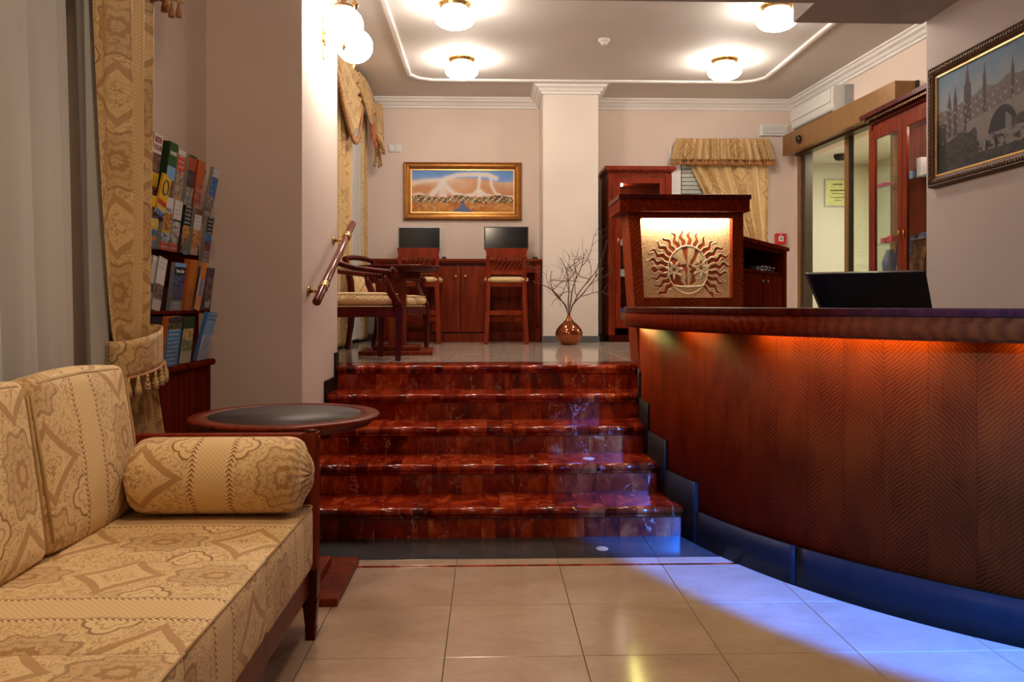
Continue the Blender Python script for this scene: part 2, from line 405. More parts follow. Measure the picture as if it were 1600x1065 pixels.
BRASS = plain('brass', (0.62,0.38,0.13), 0.22, 1.0); OLD = plain('aged_brass', (0.22,0.12,0.05), 0.35, 1.0)
BRONZE = plain('bronze_header', (0.26,0.135,0.045), 0.38, 0.35); BRONZED = plain('dark_bronze', (0.05,0.032,0.018), 0.35, 0.3)
BLACK = plain('black_plastic', (0.012,0.012,0.013), 0.3); SCREEN = plain('screen_glass', (0.010,0.012,0.015), 0.12, noise=0)
SILVER = plain('silver_plastic', (0.42,0.41,0.42), 0.35, 0.3); WPLAST = plain('white_plastic', (0.72,0.72,0.70), 0.35, noise=0.01); ACW = plain('ac_plastic', (0.60,0.60,0.56), 0.4, noise=0.01); ACG = plain('ac_grey', (0.30,0.31,0.31), 0.5)
RED = plain('red_plastic', (0.60,0.015,0.02), 0.35); GILT = plain('gilt_frame', (0.36,0.15,0.032), 0.33, 0.75); GILTD = plain('dark_gilt', (0.085,0.036,0.012), 0.5, 0.2, spec=0.2); GILTL = plain('gilt_slip', (0.80,0.50,0.18), 0.3, 0.8)
COPPER = plain('copper_glaze', (0.30,0.085,0.03), 0.12, 0.75); TWIG = plain('twig', (0.10,0.045,0.022), 0.7); LEATH = plain('table_leather', (0.065,0.045,0.038), 0.5, spec=0.3)
GLASS = glassmat('clear_glass'); GLASSG = glassmat('door_glass', (0.96,0.97,0.90), 0.10, ior=1.45); NIGHT = plain('night_glass', (0.02,0.025,0.035), 0.08)
TERRA = plain('terracotta', (0.45,0.11,0.03), 0.5)
OPAL = plain('opal_glass', (1.0,0.90,0.80), 0.4, emit=GLOBE); OPALS = plain('opal_sconce', (1.0,0.89,0.78), 0.4, emit=SCONCE)
LED = plain('warm_led', (0.98,0.92,0.28), 0.4, emit=46); LEDW = plain('podium_led', (1.0,0.84,0.60), 0.4, emit=80); SPOT = plain('halogen', (1.0,0.85,0.8), 0.4, emit=60)
INKW = plain('white_ink', (0.75,0.74,0.72), 0.6, noise=0); INKR = plain('red_ink', (0.30,0.01,0.01), 0.6, noise=0); INKK = plain('black_ink', (0.02,0.02,0.02), 0.6, noise=0)
PRINT = colmat('printed_paper', 0.6, 0, 0.08)

# ================================================================ room shell
def sbox(name, m, *b, bevel=0): return struct(MB().box(*b).build(name, m, bevel=bevel))
# lower floor with tiles
fl = sbox('floor', GROUT, -1.9, 4.9, -2.2, 4.4, -0.12, -0.004)
def piece(name, m, x0, x1, y0, y1, z0, z1, parent, bev=0.0012):
    cx, cy = (x0+x1)/2, (y0+y1)/2
    o = MB().box(x0-cx, x1-cx, y0-cy, y1-cy, z0, z1).build(name, m, parent, bevel=bev, seg=1); o.location = (cx, cy, 0); return o
W = 0.495
YR = 3.863
for i in range(-4, 8):
    x0 = -0.155 + i*W
    for j in range(0, 8):
        y1 = YR-0.012-j*W
        if y1 < 0.3: continue
        a, b = max(x0, -1.66), min(x0+W, 4.6)
        if b-a > 0.05: piece('tile', TILE, a+0.0015, b-0.0015, y1-W+0.0015, y1-0.0015, -0.02, 0, fl)
    if x0 < 3:
        a, b = max(x0, -1.66), min(x0+W, 3.4)
        piece('inlay_strip', MARB, a+0.001, b-0.001, YR-0.011, YR+0.011, -0.02, 0, fl, 0.0005)
        piece('border_tile', TILE, a+0.001, b-0.001, YR+0.013, 3.965, -0.02, 0, fl)
        piece('border_tile', DARKT, a+0.001, b-0.001, 3.967, 4.36, -0.02, 0, fl)
sbox('floor_back', TILE, -1.9, 4.9, -2.2, 0.3, -0.02, -0.001).name = 'floor'
# upper floor
D0, TR, RI = 4.326, 0.347, 0.1645
ufl = sbox('floor', GROUT, -1.6, 6.0, 5.99, 10.7, 0.5, FU-0.004)
U = 0.46
sh = 0.16
for i in range(-4, 9):
    x0 = sh+i*U
    for j in range(0, 9):
        y0 = 6.06+j*U
        if y0 > 9.8: continue
        a, b = max(x0, -1.5), min(x0+U, 4.3)
        if b-a > 0.05: piece('tile', TILEU, a+0.0012, b-0.0012, y0+0.0012, min(y0+U, 9.8)-0.0012, FU-0.02, FU, ufl)
    a, b = max(x0, -1.5), min(x0+U, 3.6)
    if b-a > 0.05: piece('border_tile', DARKT, a+0.001, b-0.001, 5.972, 6.058, FU-0.02, FU, ufl)
# ceilings
HC, LC = 3.75, 3.36
sbox('ceiling', CEIL, -1.9, 6.0, 5.57, 10.8, HC, HC+0.15)
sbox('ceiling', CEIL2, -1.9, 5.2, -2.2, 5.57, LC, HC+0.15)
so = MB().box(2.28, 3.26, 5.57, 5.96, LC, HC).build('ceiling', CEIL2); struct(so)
# walls
sbox('wall_back', WALL, -1.8, 3.80, 9.8, 10.0, 0.5, HC)
sbox('wall_back', WALLP, 0.62, 1.245, 9.1, 9.8, FU, HC)
sbox('wall_left', WALL2, -1.9, -1.63, 3.32, 4.70, 0, LC)
sbox('wall_left', WALL2, -1.9, -1.63, -2.2, 1.0, 0, LC)
sbox('wall_left', WALL2, -1.9, -1.63, 1.0, 3.32, 0, 0.3)
sbox('wall_left', WALL2, -1.9, -1.63, 1.0, 3.32, 3.0, LC)
sbox('wall_left', WALL, -1.9, -1.08, 4.70, 5.79, 0, HC)
sbox('wall_left', WALL, -1.9, -1.52, 5.79, 7.3, 0.5, HC)
sbox('wall_left', WALL, -1.9, -1.52, 9.4, 9.8, 0.5, HC)
sbox('wall_left', WALL, -1.9, -1.52, 7.3, 9.4, 3.3, HC)
sbox('wall_right', wallmat('counter_wall_shade', (0.46, 0.385, 0.35)), 3.26, 3.42, 2.2, 5.9, 0, HC)  # wall colour darkened, so the dim light on this wall is painted in
sbox('wall_right', WALL2, 4.75, 4.9, -2.2, 2.2, 0, LC)
sbox('wall_right', WALL2, 3.42, 4.9, 2.2, 2.35, 0, LC)
sbox('wall_front', WALL2, -1.9, 4.9, -2.35, -2.2, 0, LC)
# splayed wall on the right with the sliding door opening
def xr(y): return 3.76+0.0564*(9.8-y)
def splay(name, m, y0, y1, z0, z1, d0=0.0, d1=0.2, parent=None, bevel=0, off=None):
    b = MB().prism([(xr(y0)+d0, y0), (xr(y0)+d1, y0), (xr(y1)+d1, y1), (xr(y1)+d0, y1)], z0, z1)
    return b.build(name, m, parent, bevel=bevel, off=off)
struct(splay('wall_right', WALL, 5.9, 6.88, 0.5, HC)); struct(splay('wall_right', WALL, 9.60, 9.8, 0.5, HC, 0, 0.08)); struct(splay('wall_right', WALL, 6.88, 9.60, 3.06, HC))
# vestibule
sbox('wall_vestibule', VEST, 3.9, 6.0, 10.55, 10.7, 0.5, HC); sbox('wall_vestibule', VEST, 5.05, 5.15, 6.6, 10.55, 0.5, HC)
sbox('wall_vestibule', VEST, 4.0, 5.15, 6.5, 6.6, 0.5, HC); sbox('ceiling', WHITE, 4.05, 5.9, 6.7, 10.55, 3.12, 3.2)
sbox('floor', TILEU, 3.95, 5.9, 6.7, 10.55, FU-0.03, FU-0.001)
# windows: dark glass in white frames
def window(name, x, y0, y1, z0, z1, mull):
    t = bpy.data.objects.new(name, None); C.objects.link(t); t['kind'] = 'structure'; t.location = (x, (y0+y1)/2, z0)
    o = t.location
    MB().box(x-0.02, x-0.01, y0, y1, z0, z1).build('pane', NIGHT, t, off=o)
    f = MB().box(x-0.03, x+0.03, y0, y0+0.07, z0, z1).box(x-0.03, x+0.03, y1-0.07, y1, z0, z1).box(x-0.03, x+0.03, y0+0.07, y1-0.07, z0, z0+0.07).box(x-0.03, x+0.03, y0+0.07, y1-0.07, z1-0.07, z1)
    for m in mull: f.box(x-0.03, x+0.03, m-0.03, m+0.03, z0+0.07, z1-0.07)
    f.build('window_frame', WHITE, t, bevel=0.004, off=o)
window('window_1', -1.78, 1.0, 3.32, 0.3, 3.0, [2.1]); window('window_2', -1.72, 7.3, 9.4, FU, 3.3, [8.35])
# cornices
def sweep(name, path, prof, m, up=1):
    # path: xy points, prof: (offset to the left of travel, z)
    b = MB(); n = len(path); P_ = [Vector((x, y)) for x, y in path]; base = 0
    rows = []
    for i in range(n):
        d0 = (P_[i]-P_[i-1]).normalized() if i else None; d1 = (P_[i+1]-P_[i]).normalized() if i < n-1 else None
        d0 = d0 or d1; d1 = d1 or d0
        nn = Vector((-d0.y-d1.y, d0.x+d1.x)).normalized(); k = 1/max(0.35, nn.dot(Vector((-d0.y, d0.x))))
        rows.append([Vector((*(P_[i]+nn*k*o), z)) for o, z in prof])
    for r_ in rows: b.v.extend(r_)
    m_ = len(prof)
    for i in range(n-1):
        for j in range(m_):
            l = (j+1) % m_
            b.face([i*m_+j, i*m_+l, (i+1)*m_+l, (i+1)*m_+j])
    b.face(list(range(m_))); b.face([(n-1)*m_+j for j in range(m_)][::-1])
    return struct(b.build(name, m))
cpro = [(0, HC), (0.115, HC), (0.115, HC-0.018), (0.095, HC-0.024), (0.085, HC-0.045), (0.055, HC-0.06), (0.04, HC-0.085), (0.022, HC-0.092), (0.022, HC-0.115), (0, HC-0.122)]
sweep('trim_1', [(xr(5.97), 5.97), (xr(9.8), 9.8), (1.245, 9.8), (1.245, 9.1), (0.62, 9.1), (0.62, 9.8), (-1.5, 9.8)], cpro, WHITE)
# ceiling moulding with scooped corners
def scoop(cx, cy, a0): return [(cx+0.16*math.cos(a0+k*R(90)/5), cy+0.16*math.sin(a0+k*R(90)/5)) for k in range(6)]
mx0, mx1, my1 = -0.86, 3.05, 8.95
mp = [(mx0, 5.6), (mx0, my1-0.2)] + [(mx0+0.02, my1-0.18)] + [(mx0+0.19-0.15*math.cos(a), my1-0.17+0.13*math.sin(a)) for a in [0.3, 0.7, 1.1]] + [(mx0+0.24, my1)] + \
     [(mx1-0.24, my1)] + [(mx1-0.19+0.15*math.cos(a), my1-0.17+0.13*math.sin(a)) for a in [1.1, 0.7, 0.3]] + [(mx1-0.02, my1-0.18), (mx1, my1-0.2), (mx1, 5.6)]
sweep('trim_2', mp, [(-0.028, HC), (-0.028, HC-0.014), (-0.014, HC-0.022), (0.014, HC-0.022), (0.028, HC-0.014), (0.028, HC)], WHITE)
# skirtings
sbox('baseboard_back', SKIRT, 0.606, 1.259, 9.086, 9.1, FU, FU+0.075)
sbox('baseboard_back', SKIRT, -1.5, 3.7, 9.79, 9.8, FU, FU+0.075)
sbox('baseboard_left', BLKSK, -1.65, -1.505, 5.8, 9.8, FU, FU+0.06)

# ================================================================ staircase
st = thing('staircase', 'polished red marble staircase of five steps between wall and reception counter', 'stairs', (0, D0, 0))
so_ = Vector((0, D0, 0))
MB().prism([(D0+0.02, -0.1), (D0+0.02, RI-0.04), (D0+TR+0.02, RI-0.04), (D0+TR+0.02, 2*RI-0.04), (D0+2*TR+0.02, 2*RI-0.04), (D0+2*TR+0.02, 3*RI-0.04), (D0+3*TR+0.02, 3*RI-0.04), (D0+3*TR+0.02, 4*RI-0.04), (D0+4*TR+0.02, 4*RI-0.04), (D0+4*TR+0.02, 5*RI-0.04), (6.0, 5*RI-0.04), (6.0, -0.1)], -1.06, 0.92, 'x').build('core', DARKT, st, off=so_)
def xc_(y, r=CR-0.004): 
    q = r*r-(y-CY)**2
    return CX-math.sqrt(max(q, 0))
JX = 0.152; JW = 0.475
for k in range(5):
    yf = D0+k*TR; yb = D0+(k+1)*TR if k < 4 else 5.97; z = (k+1)*RI
    xs = [-1.066]+[JX+JW*i for i in range(-2, 2)]+[9]
    for i in range(len(xs)-1):
        a, b = xs[i]+0.001, xs[i+1]-0.001
        # tread with bull-nose
        n0 = yf-0.032
        if b > 5:
            ys = [n0, (n0+yb)/2, yb]; right = [xc_(y, CR+0.012) for y in ys]
            c0 = 0.05
            poly = [(a, n0), (right[0], n0)] + [(right[j], ys[j]) for j in (1, 2)] + [(a, yb)]
        else: poly = [(a, n0), (b, n0), (b, yb), (a, yb)]
        t = MB()
        inner = [(x, max(y, n0+0.0)) for x, y in poly]
        # rounded front edge by stacked profile: extrude poly along z with nose offsets
        prof = [(0.022, z-0.058), (0.012, z-0.050), (0.018, z-0.042), (0.006, z-0.036), (0.0, z-0.022), (0.003, z-0.010), (0.012, z-0.002), (0.03, z)]
        base = len(t.v); n = len(poly)
        for off, zz in prof:
            for x, y in poly: t.v.append(Vector((x, y+off if abs(y-n0) < 1e-6 else y, zz)))
        for j in range(len(prof)-1):
            for q in range(n):
                l = (q+1) % n; t.face([j*n+q, j*n+l, (j+1)*n+l, (j+1)*n+q], smooth=(q == 0))
        t.face([(len(prof)-1)*n+q for q in range(n)]); t.face([q for q in range(n)][::-1])
        t.build('tread', MARB, st, off=so_)
        # riser panels
        r0 = xc_(yf, CR+0.012) if b > 5 else b
        MB().box(a, r0, yf, yf+0.02, z-RI, z-0.058).build('riser', MARB, st, off=so_)
# pale repaired chips in the marble and on the dark border
for (u, v, Y, s_, zz) in ((920, 716, None, 0.036, 2*RI), (941, 857, None, 0.032, 0)):
    t_ = (1.25-zz)*F/(v-476); p = at(u, v, t_*0.997)
    o = MB().lathe([(s_, zz-0.001), (s_, zz+0.0012)], (p.x, p.y, 0), 10, sx=1, sy=1.2).build('repair_patch', plain('repair_stone', (0.42,0.36,0.33), 0.4), st if zz else fl, off=so_ if zz else None)
# skirting on the left wall of the stairs
def stepskirt(xa, xb, zoff, yoff):
    poly = []
    for k in range(5):
        yf = D0+k*TR
        poly += [(yf-yoff, (k+1)*RI+zoff-(RI if 0 else 0))]
    return poly
pl = [(4.70, 0.0)]
pl = [(4.70, RI), (4.70, 2*RI+0.09)]
for k in range(2, 5):
    yy = D0+k*TR-0.045; pl += [(yy, k*RI+0.09), (yy, (k+1)*RI+0.09)]
pl += [(5.79, 5*RI+0.09), (5.79, RI)]
struct(MB().prism(pl, -1.08, -1.068, 'x').build('baseboard_left', BLKSK))
for k in range(2, 5):   # white top lip
    pass

# ================================================================ reception counter
ct = thing('reception_counter', 'curved mahogany reception counter with chevron veneer front and black kickplate', 'counter', (1.6, 4.0, 0))
co = Vector((1.6, 4.0, 0))
TH0, TH1 = R(-20.8), R(78.5)
def pc(th, r): return (CX-r*math.cos(th), CY-r*math.sin(th))
def arc_slab(mb, r0, r1, z0, z1, a0, a1, n=64, uvs=True):
    # solid arc band, r0 inner, r1 outer
    b = len(mb.v)
    for i in range(n+1):
        a = a0+(a1-a0)*i/n
        for r_, z in ((r1, z0), (r1, z1), (r0, z1), (r0, z0)): mb.v.append(Vector((*pc(a, r_), z)))
    for i in range(n):
        s0 = (a0+(a1-a0)*i/n)*r1; s1 = (a0+(a1-a0)*(i+1)/n)*r1
        for j in range(4):
            l = (j+1) % 4; q = [b+i*4+j, b+i*4+l, b+(i+1)*4+l, b+(i+1)*4+j]
            z_ = [z0, z1, z1, z0]
            uv = [(s0, z_[j]), (s0, z_[l]), (s1, z_[l]), (s1, z_[j])] if j != 1 else [(s0, 0), (s0, 0.3), (s1, 0.3), (s1, 0)]
            mb.face(q[::-1], uv[::-1], True)
    mb.face([b+j for j in range(4)]); mb.face([b+n*4+j for j in range(4)][::-1])
    return mb
arc_slab(MB(), CR-0.03, CR, 0.0, 1.115, TH0, TH1).build('front_panel', VEN, ct, off=co)
# moving the edges: sharp shading at the borders is kept by splitting band and panel
arc_slab(MB(), CR-0.36, CR+0.105, 1.205, 1.236, TH0, TH1).build('worktop', MAHD, ct, off=co, bevel=0.004)
arc_slab(MB(), CR+0.076, CR+0.098, 1.112, 1.205, TH0, TH1).build('fascia', VENB, ct, off=co)
arc_slab(MB(), CR-0.34, CR+0.076, 1.165, 1.205, TH0, TH1).build('under_board', MAHD, ct, off=co)
# kickplate sections, straight on the floor then stepped along the stairs
def th_of_y(y): return math.asin((CY-y)/CR)
kick = [th_of_y(D0-0.15), 0.55, 0.95, TH1]
for i in range(3): arc_slab(MB(), CR, CR+0.012, 0.0, 0.175, kick[i]+0.001, kick[i+1]-0.001, 20).build('kickplate', BLKSK, ct, off=co)
for k in range(4):
    y0 = D0+k*TR-0.15; y1 = D0+(k+1)*TR-0.15 if k < 3 else D0+4*TR-0.15
    a1, a0 = th_of_y(y0), th_of_y(y1)
    arc_slab(MB(), CR, CR+0.012, max(0, (k-0)*RI), (k+1)*RI+0.155, a0, a1, 10).build('kickplate', BLKSK, ct, off=co)
# led strips under the overhang
for a, b in ((-10, 5), (14, 20), (27, 45), (50, 58), (62, 76)):
    arc_slab(MB(), CR+0.03, CR+0.045, 1.150, 1.160, R(a), R(b), 12).build('led_strip', LED, ct, off=co, label='warm light strip')
# inner carcass and staff desk
arc_slab(MB(), CR-0.55, CR-0.03, 0.05, 0.08, TH0, R(60), 24).build('inner_shelf', MAHD, ct, off=co)

# monitor behind the counter
mo = thing('computer_monitor', 'black monitor tilted back behind the reception counter top', 'monitor', (1.92, 3.98, 0), 0)
M_ = Matrix.Translation((0, 0, 1.20)) @ Matrix.Rotation(R(-14), 4, 'Z') @ Matrix.Rotation(R(18), 4, 'X')
A, B_, C_, D_ = at(1262, 428, 3.72), at(1447, 424, 3.80), at(1462, 505, 3.94), at(1293, 505, 3.86)
mb = MB(); nrm = Vector((0, 0.045, 0.01)); mo_o = Vector((1.92, 3.98, 0))
mb.v += [A, B_, C_, D_, A+nrm, B_+nrm, C_+nrm, D_+nrm]
for q in ((0,3,2,1),(4,5,6,7),(0,1,5,4),(1,2,6,5),(2,3,7,6),(3,0,4,7)): mb.face(q)
mb.build('housing', BLACK, mo, bevel=0.004, off=mo_o)
mm = (C_+D_)/2
MB().box(mm.x-0.03, mm.x+0.03, mm.y+0.02, mm.y+0.06, 0.78, mm.z+0.1).box(mm.x-0.12, mm.x+0.12, mm.y-0.06, mm.y+0.14, 0.765, 0.78).build('stand', BLACK, mo, off=mo_o, bevel=0.003)
dk = thing('staff_desk', 'low dark staff desk hidden behind the curved counter', 'desk', (2.2, 4.3, 0))
MB().box(-0.75, 0.75, -0.40, 0.45, 0.735, 0.765).build('desktop', MAHD, dk, bevel=0.004)
for sx in (-0.7, 0.68): MB().box(sx, sx+0.03, -0.35, 0.4, 0, 0.735).build('side_panel', MAHD, dk)

# ================================================================ podium with sun relief
pd = thing('sun_podium', 'mahogany podium with a lit square sun face relief, above the counter end', 'podium', (1.45, 6.0, FU))
po = Vector((1.45, 6.0, FU))
XL, XR, Y0, Y1 = 1.028, 1.884, 5.90, 6.24
rx0, rx1, rz0, rz1 = 1.118, 1.803, 1.303, 1.888
def podium_body():
    b = MB()
    zt, zb = 1.93, FU+0.002
    def xl(z): return XL+0.05*(zt-z)/(zt-1.235)
    # front face as four quads around the opening
    def fr(p, flip=False):
        i = len(b.v); b.v += [Vector(q) for q in p]; b.face([i, i+1, i+2, i+3])
    y = Y0
    rl = lambda z: rx0+0.028*(rz1-z)/(rz1-rz0)
    fr([(xl(zb), y, zb), (XR, y, zb), (XR, y, rz0), (xl(rz0), y, rz0)])
    fr([(xl(rz1), y, rz1), (XR, y, rz1), (XR, y, zt), (xl(zt), y, zt)])
    fr([(xl(rz0), y, rz0), (rl(rz0), y, rz0), (rl(rz1), y, rz1), (xl(rz1), y, rz1)])
    fr([(rx1, y, rz0), (XR, y, rz0), (XR, y, rz1), (rx1, y, rz1)])
    d = Y0+0.075
    fr([(rl(rz0), y, rz0), (rl(rz0), d, rz0), (rl(rz1), d, rz1), (rl(rz1), y, rz1)])
    fr([(rx1, d, rz0), (rx1, y, rz0), (rx1, y, rz1), (rx1, d, rz1)])
    fr([(rl(rz0), y, rz0), (rx1, y, rz0), (rx1, d, rz0), (rl(rz0), d, rz0)])
    fr([(rl(rz1), d, rz1), (rx1, d, rz1), (rx1, y, rz1), (rl(rz1), y, rz1)])
    # sides, back, top
    fr([(xl(zb), Y1, zb), (xl(zb), y, zb), (xl(zt), y, zt), (xl(zt), Y1, zt)])
    fr([(XR, y, zb), (XR, Y1, zb), (XR, Y1, zt), (XR, y, zt)])
    fr([(XR, Y1, zb), (xl(zb), Y1, zb), (xl(zt), Y1, zt), (XR, Y1, zt)])
    fr([(xl(zt), y, zt), (XR, y, zt), (XR, Y1, zt), (xl(zt), Y1, zt)])
    return b
podium_body().build('body', VENP, pd, off=po)
MB().box(0.945, 1.912, 5.80, 6.30, 2.018, 2.052).build('top_board', MAHD, pd, off=po, bevel=0.003)
cuts = [0.953, 1.03, 1.36, 1.69, 1.905]
for i in range(4): MB().box(cuts[i]+0.0008, cuts[i+1]-0.0008, 5.812, 6.29, 1.93, 2.018).build('fascia_block', VENB, pd, off=po, bevel=0.0015, uvshift=(i*0.31, 0))
MB().box(rx0+0.02, rx1-0.02, Y0+0.012, Y0+0.03, rz1-0.012, rz1-0.002).build('light_strip', LEDW, pd, off=po, label='warm light strip along the top of the recess')
# relief heightfield
def relief():
    nx, nz = 250, 214
    X, Z = np.meshgrid(np.linspace(0, 1, nx+1), np.linspace(0, 1, nz+1))
    rng = np.random.RandomState(3)
    n1 = rng.rand(nz+1, nx+1)
    stip = (n1 + np.roll(n1, 1, 0) + np.roll(n1, 1, 1) + np.roll(n1, -1, 1))/4
    px = (X-0.531)*0.685; pz = (Z-0.354)*0.585
    rr = np.sqrt(px**2+(pz/1.17)**2); th = np.arctan2(pz, px)
    R0 = 0.153; NF = 27
    L = 0.085+0.080*np.abs(np.cos(th))+0.016*np.sin(5*th)+0.012*np.sin(3*th+1); low = np.abs(th+PI/2) < 0.75
    t_ = (rr-R0)/L
    ph = th*NF/(2*PI)+0.20*np.sin(rr*85+0.8*np.floor(th*NF/(2*PI)))*np.clip(t_*2, 0, 1)
    fr = np.abs((ph % 1)-0.5)
    wdt = 0.48*(1-np.clip(t_, 0, 1))**0.5; wdt = np.where(low, 0, wdt)
    flame = (t_ > 0) & (t_ < 1) & (fr < wdt-0.07)
    outl = (t_ > 0) & (t_ < 1.04) & (fr < wdt+0.02) & ~flame & ~low
    h = 0.35+0.35*stip; kind = np.zeros_like(h)          # 0 stipple, 1 terracotta, 2 ridge
    kind[outl] = 2; kind[flame] = 1
    face = rr < R0; kind[face] = 0
    gx = 118+X*787; gy = 935-Z*655
    def poly(P):
        m = np.zeros(X.shape, bool); n = len(P)
        for a in range(n):
            (x1, y1), (x2, y2) = P[a], P[(a+1) % n]
            if y1 == y2: continue
            m ^= ((y1 > gy) != (y2 > gy)) & (gx < (x2-x1)*(gy-y1)/(y2-y1)+x1)
        return m
    for P in ([(497,408),(520,460),(535,520),(531,662),(500,590),(476,490)], [(607,515),(648,530),(600,630),(568,665),(552,652),(596,575)], [(640,522),(706,575),(700,600),(628,548)],
              [(385,592),(440,615),(470,665),(466,740),(470,795),(504,834),(395,838),(366,762),(362,660)], [(540,660),(582,665),(640,640),(700,612),(694,650),(650,662),(612,700),(594,760),(606,800),(575,826),(545,832),(562,790),(568,745),(548,718),(578,690),(545,692)],
              [(470,662),(520,655),(532,700),(527,780),(532,832),(515,828),(510,790),(520,755),(500,702),(476,692)]):
        kind[poly(P) & face] = 1
    def star(cx, cy, r0, n=7, rot=0.2):
        a = np.arctan2(gy-cy, gx-cx); q = np.hypot(gx-cx, gy-cy)
        return q, r0*(0.36+0.64*(np.abs(((a+rot)*n/(2*PI) % 1)-0.5)*2)**1.4)
    for cx, cy, r_ in ((412, 705, 84), (652, 690, 88)):
        q, e = star(cx, cy, r_); kind[q < e] = 2; kind[q < e*0.66] = 0; kind[q < 13] = 1
    kind[np.abs(rr-R0) < 0.0042] = 2
    chin = face & (gy > 850+((gx-536)/60)**2*-2.5); kind[chin & (rr < R0-0.006)] = 0
    kind[(np.abs(gy-(846-((gx-536)/60)**2*2.5)) < 7) & face] = 2
    hh = np.where(kind == 1, 0.0, np.where(kind == 2, 1.0, h))
    hh = (hh+np.roll(hh, 1, 0)+np.roll(hh, 1, 1)+np.roll(hh, -1, 1)+np.roll(hh, -1, 0))/5
    gold = np.array([0.84, 0.66, 0.38]); terra = np.array([0.42, 0.095, 0.028]); ridge = np.array([0.95, 0.84, 0.60]); dk_ = np.array([0.52, 0.33, 0.16])
    col = np.zeros((nz+1, nx+1, 4)); col[..., 3] = 1
    s3 = stip[..., None]
    base = np.where(s3 > 0.42, gold, dk_)
    col[..., :3] = np.where((kind == 1)[..., None], terra, np.where((kind == 2)[..., None], ridge, base))
    b = MB(); zz = rz0+(rz1-rz0)*Z
    xl_ = rx0+0.028*(rz1-zz)/(rz1-rz0)
    xx = xl_+(rx1-xl_)*X; yy = Y0+0.072-0.006*hh
    b.v = [Vector((float(xx[j, i]), float(yy[j, i]), float(zz[j, i]))) for j in range(nz+1) for i in range(nx+1)]
    for j in range(nz):
        for i in range(nx):
            q = j*(nx+1)+i; b.face([q, q+1, q+nx+2, q+nx+1], [(0,0)]*4, True)
    return b, col
rb, rc = relief()
rb.build('relief_panel', colmat('relief_paint', 0.45, 0.1), pd, off=po, colors=('POINT', rc), label='gilt and terracotta sun face relief panel')

# counter behind the podium, seen from its staff side
bc = thing('back_counter', 'dark mahogany back counter with open slot and doors, right of the sun podium', 'counter', (1.98, 6.30, FU), math.atan2(1.25, 0.83))
Lb = 1.52
MB().box(-0.02, Lb+0.03, -0.03, 0.47, 0.935, 0.97).build('worktop', MAHM, bc, bevel=0.003)
MB().box(0, Lb, 0.40, 0.45, 0.0, 0.935).box(0, 0.03, 0, 0.40, 0, 0.935).box(0.03, Lb-0.12, 0.02, 0.40, 0.70, 0.725).box(0.03, Lb-0.12, 0.06, 0.40, 0.0, 0.08).build('carcass', MAHM, bc)
MB().box(Lb-0.12, Lb, -0.012, 0.40, 0, 0.935).build('end_panel', MAHM, bc, bevel=0.003)
MB().box(0.03, Lb-0.12, 0.0, 0.02, 0.905, 0.935).build('top_rail', MAHM, bc)
for i in range(2):
    a = 0.04+i*0.68
    d = MB().box(a, a+0.67, 0.0, 0.02, 0.085, 0.69).build('door', MAHM, bc, bevel=0.002)
    kx = a+0.60 if i == 0 else a+0.07
    MB().tube([(kx, 0, 0.63), (kx, -0.02, 0.63), (kx, -0.026, 0.63)], [0.006, 0.013, 0.008], 10).build('knob', OLD, d)
gl = thing('key_tray', 'row of clear plastic tags lying in the slot of the back counter', 'tray', (2.0, 6.3, FU), math.atan2(1.25, 0.83))
b = MB()
for i in range(14):
    b.cbox((0.75+i*0.045, 0.10+0.02*math.sin(i*2.1), 0.742+0.012*(i % 3)), (0.05, 0.05, 0.008), Matrix.Rotation(0.4*math.sin(i*1.7), 4, 'Y'))
b.build('tags', plain('pale_blue_plastic', (0.42,0.48,0.62), 0.3), gl)

# ================================================================ showcases
def crown(mb, x0, x1, y0, y1, z, out=(0.0, 0.03, 0.055)):
    for i, (o, h) in enumerate(((0.0, 0.03), (0.02, 0.02), (0.045, 0.045))):
        mb.box(x0-o, x1+o, y0-o, y1, z+[0, 0.03, 0.05][i], z+[0, 0.03, 0.05][i]+h)
    return mb
# tall cabinet at the back
tc = thing('showcase_cabinet', 'tall narrow mahogany showcase with glazed door beside the white pillar', 'cabinet', (1.74, 9.4, FU))
to = Vector((1.74, 9.4, FU)); X0, X1, YF, YB = 1.375, 2.10, 9.18, 9.74
b = MB().box(X0, X0+0.03, YF, YB, FU+0.08, 2.74).box(X1-0.03, X1, YF, YB, FU+0.08, 2.74).box(X0+0.03, X1-0.03, YB-0.02, YB, FU+0.08, 2.74).box(X0+0.03, X1-0.03, YF, YB-0.02, 2.66, 2.74).box(X0+0.03, X1-0.03, YF+0.03, YB-0.02, FU+0.16, FU+0.2)
b.build('carcass', MAH, tc, off=to)
MB().box(X0+0.02, X1-0.02, YF+0.06, YB-0.05, FU, FU+0.08).build('plinth', MAHD, tc, off=to)
crown(MB(), X0, X1, YF, YB, 2.74).build('crown', MAHR, tc, off=to, bevel=0.004)
b = MB()
for i in range(26): b.box(X0-0.02+i*0.030, X0-0.003+i*0.030, YF-0.036, YF-0.018, 2.775, 2.795)
stuff(b.build('dentils', MAHR, tc, off=to))
for a in (X0, X1-0.07):
    b = MB().box(a, a+0.07, YF-0.02, YF, FU+0.08, 2.74)
    for i in range(4): b.box(a+0.010+i*0.014, a+0.017+i*0.014, YF-0.026, YF-0.02, FU+0.3, 2.62)
    b.build('pilaster', MAHR, tc, off=to, bevel=0.002)
df = MB().box(X0+0.075, X0+0.135, YF-0.018, YF, FU+0.16, 2.70).box(X1-0.135, X1-0.075, YF-0.018, YF, FU+0.16, 2.70).box(X0+0.135, X1-0.135, YF-0.018, YF, 2.64, 2.70).box(X0+0.135, X1-0.135, YF-0.018, YF, FU+0.16, FU+0.26).build('door', MAHR, tc, off=to, bevel=0.003)
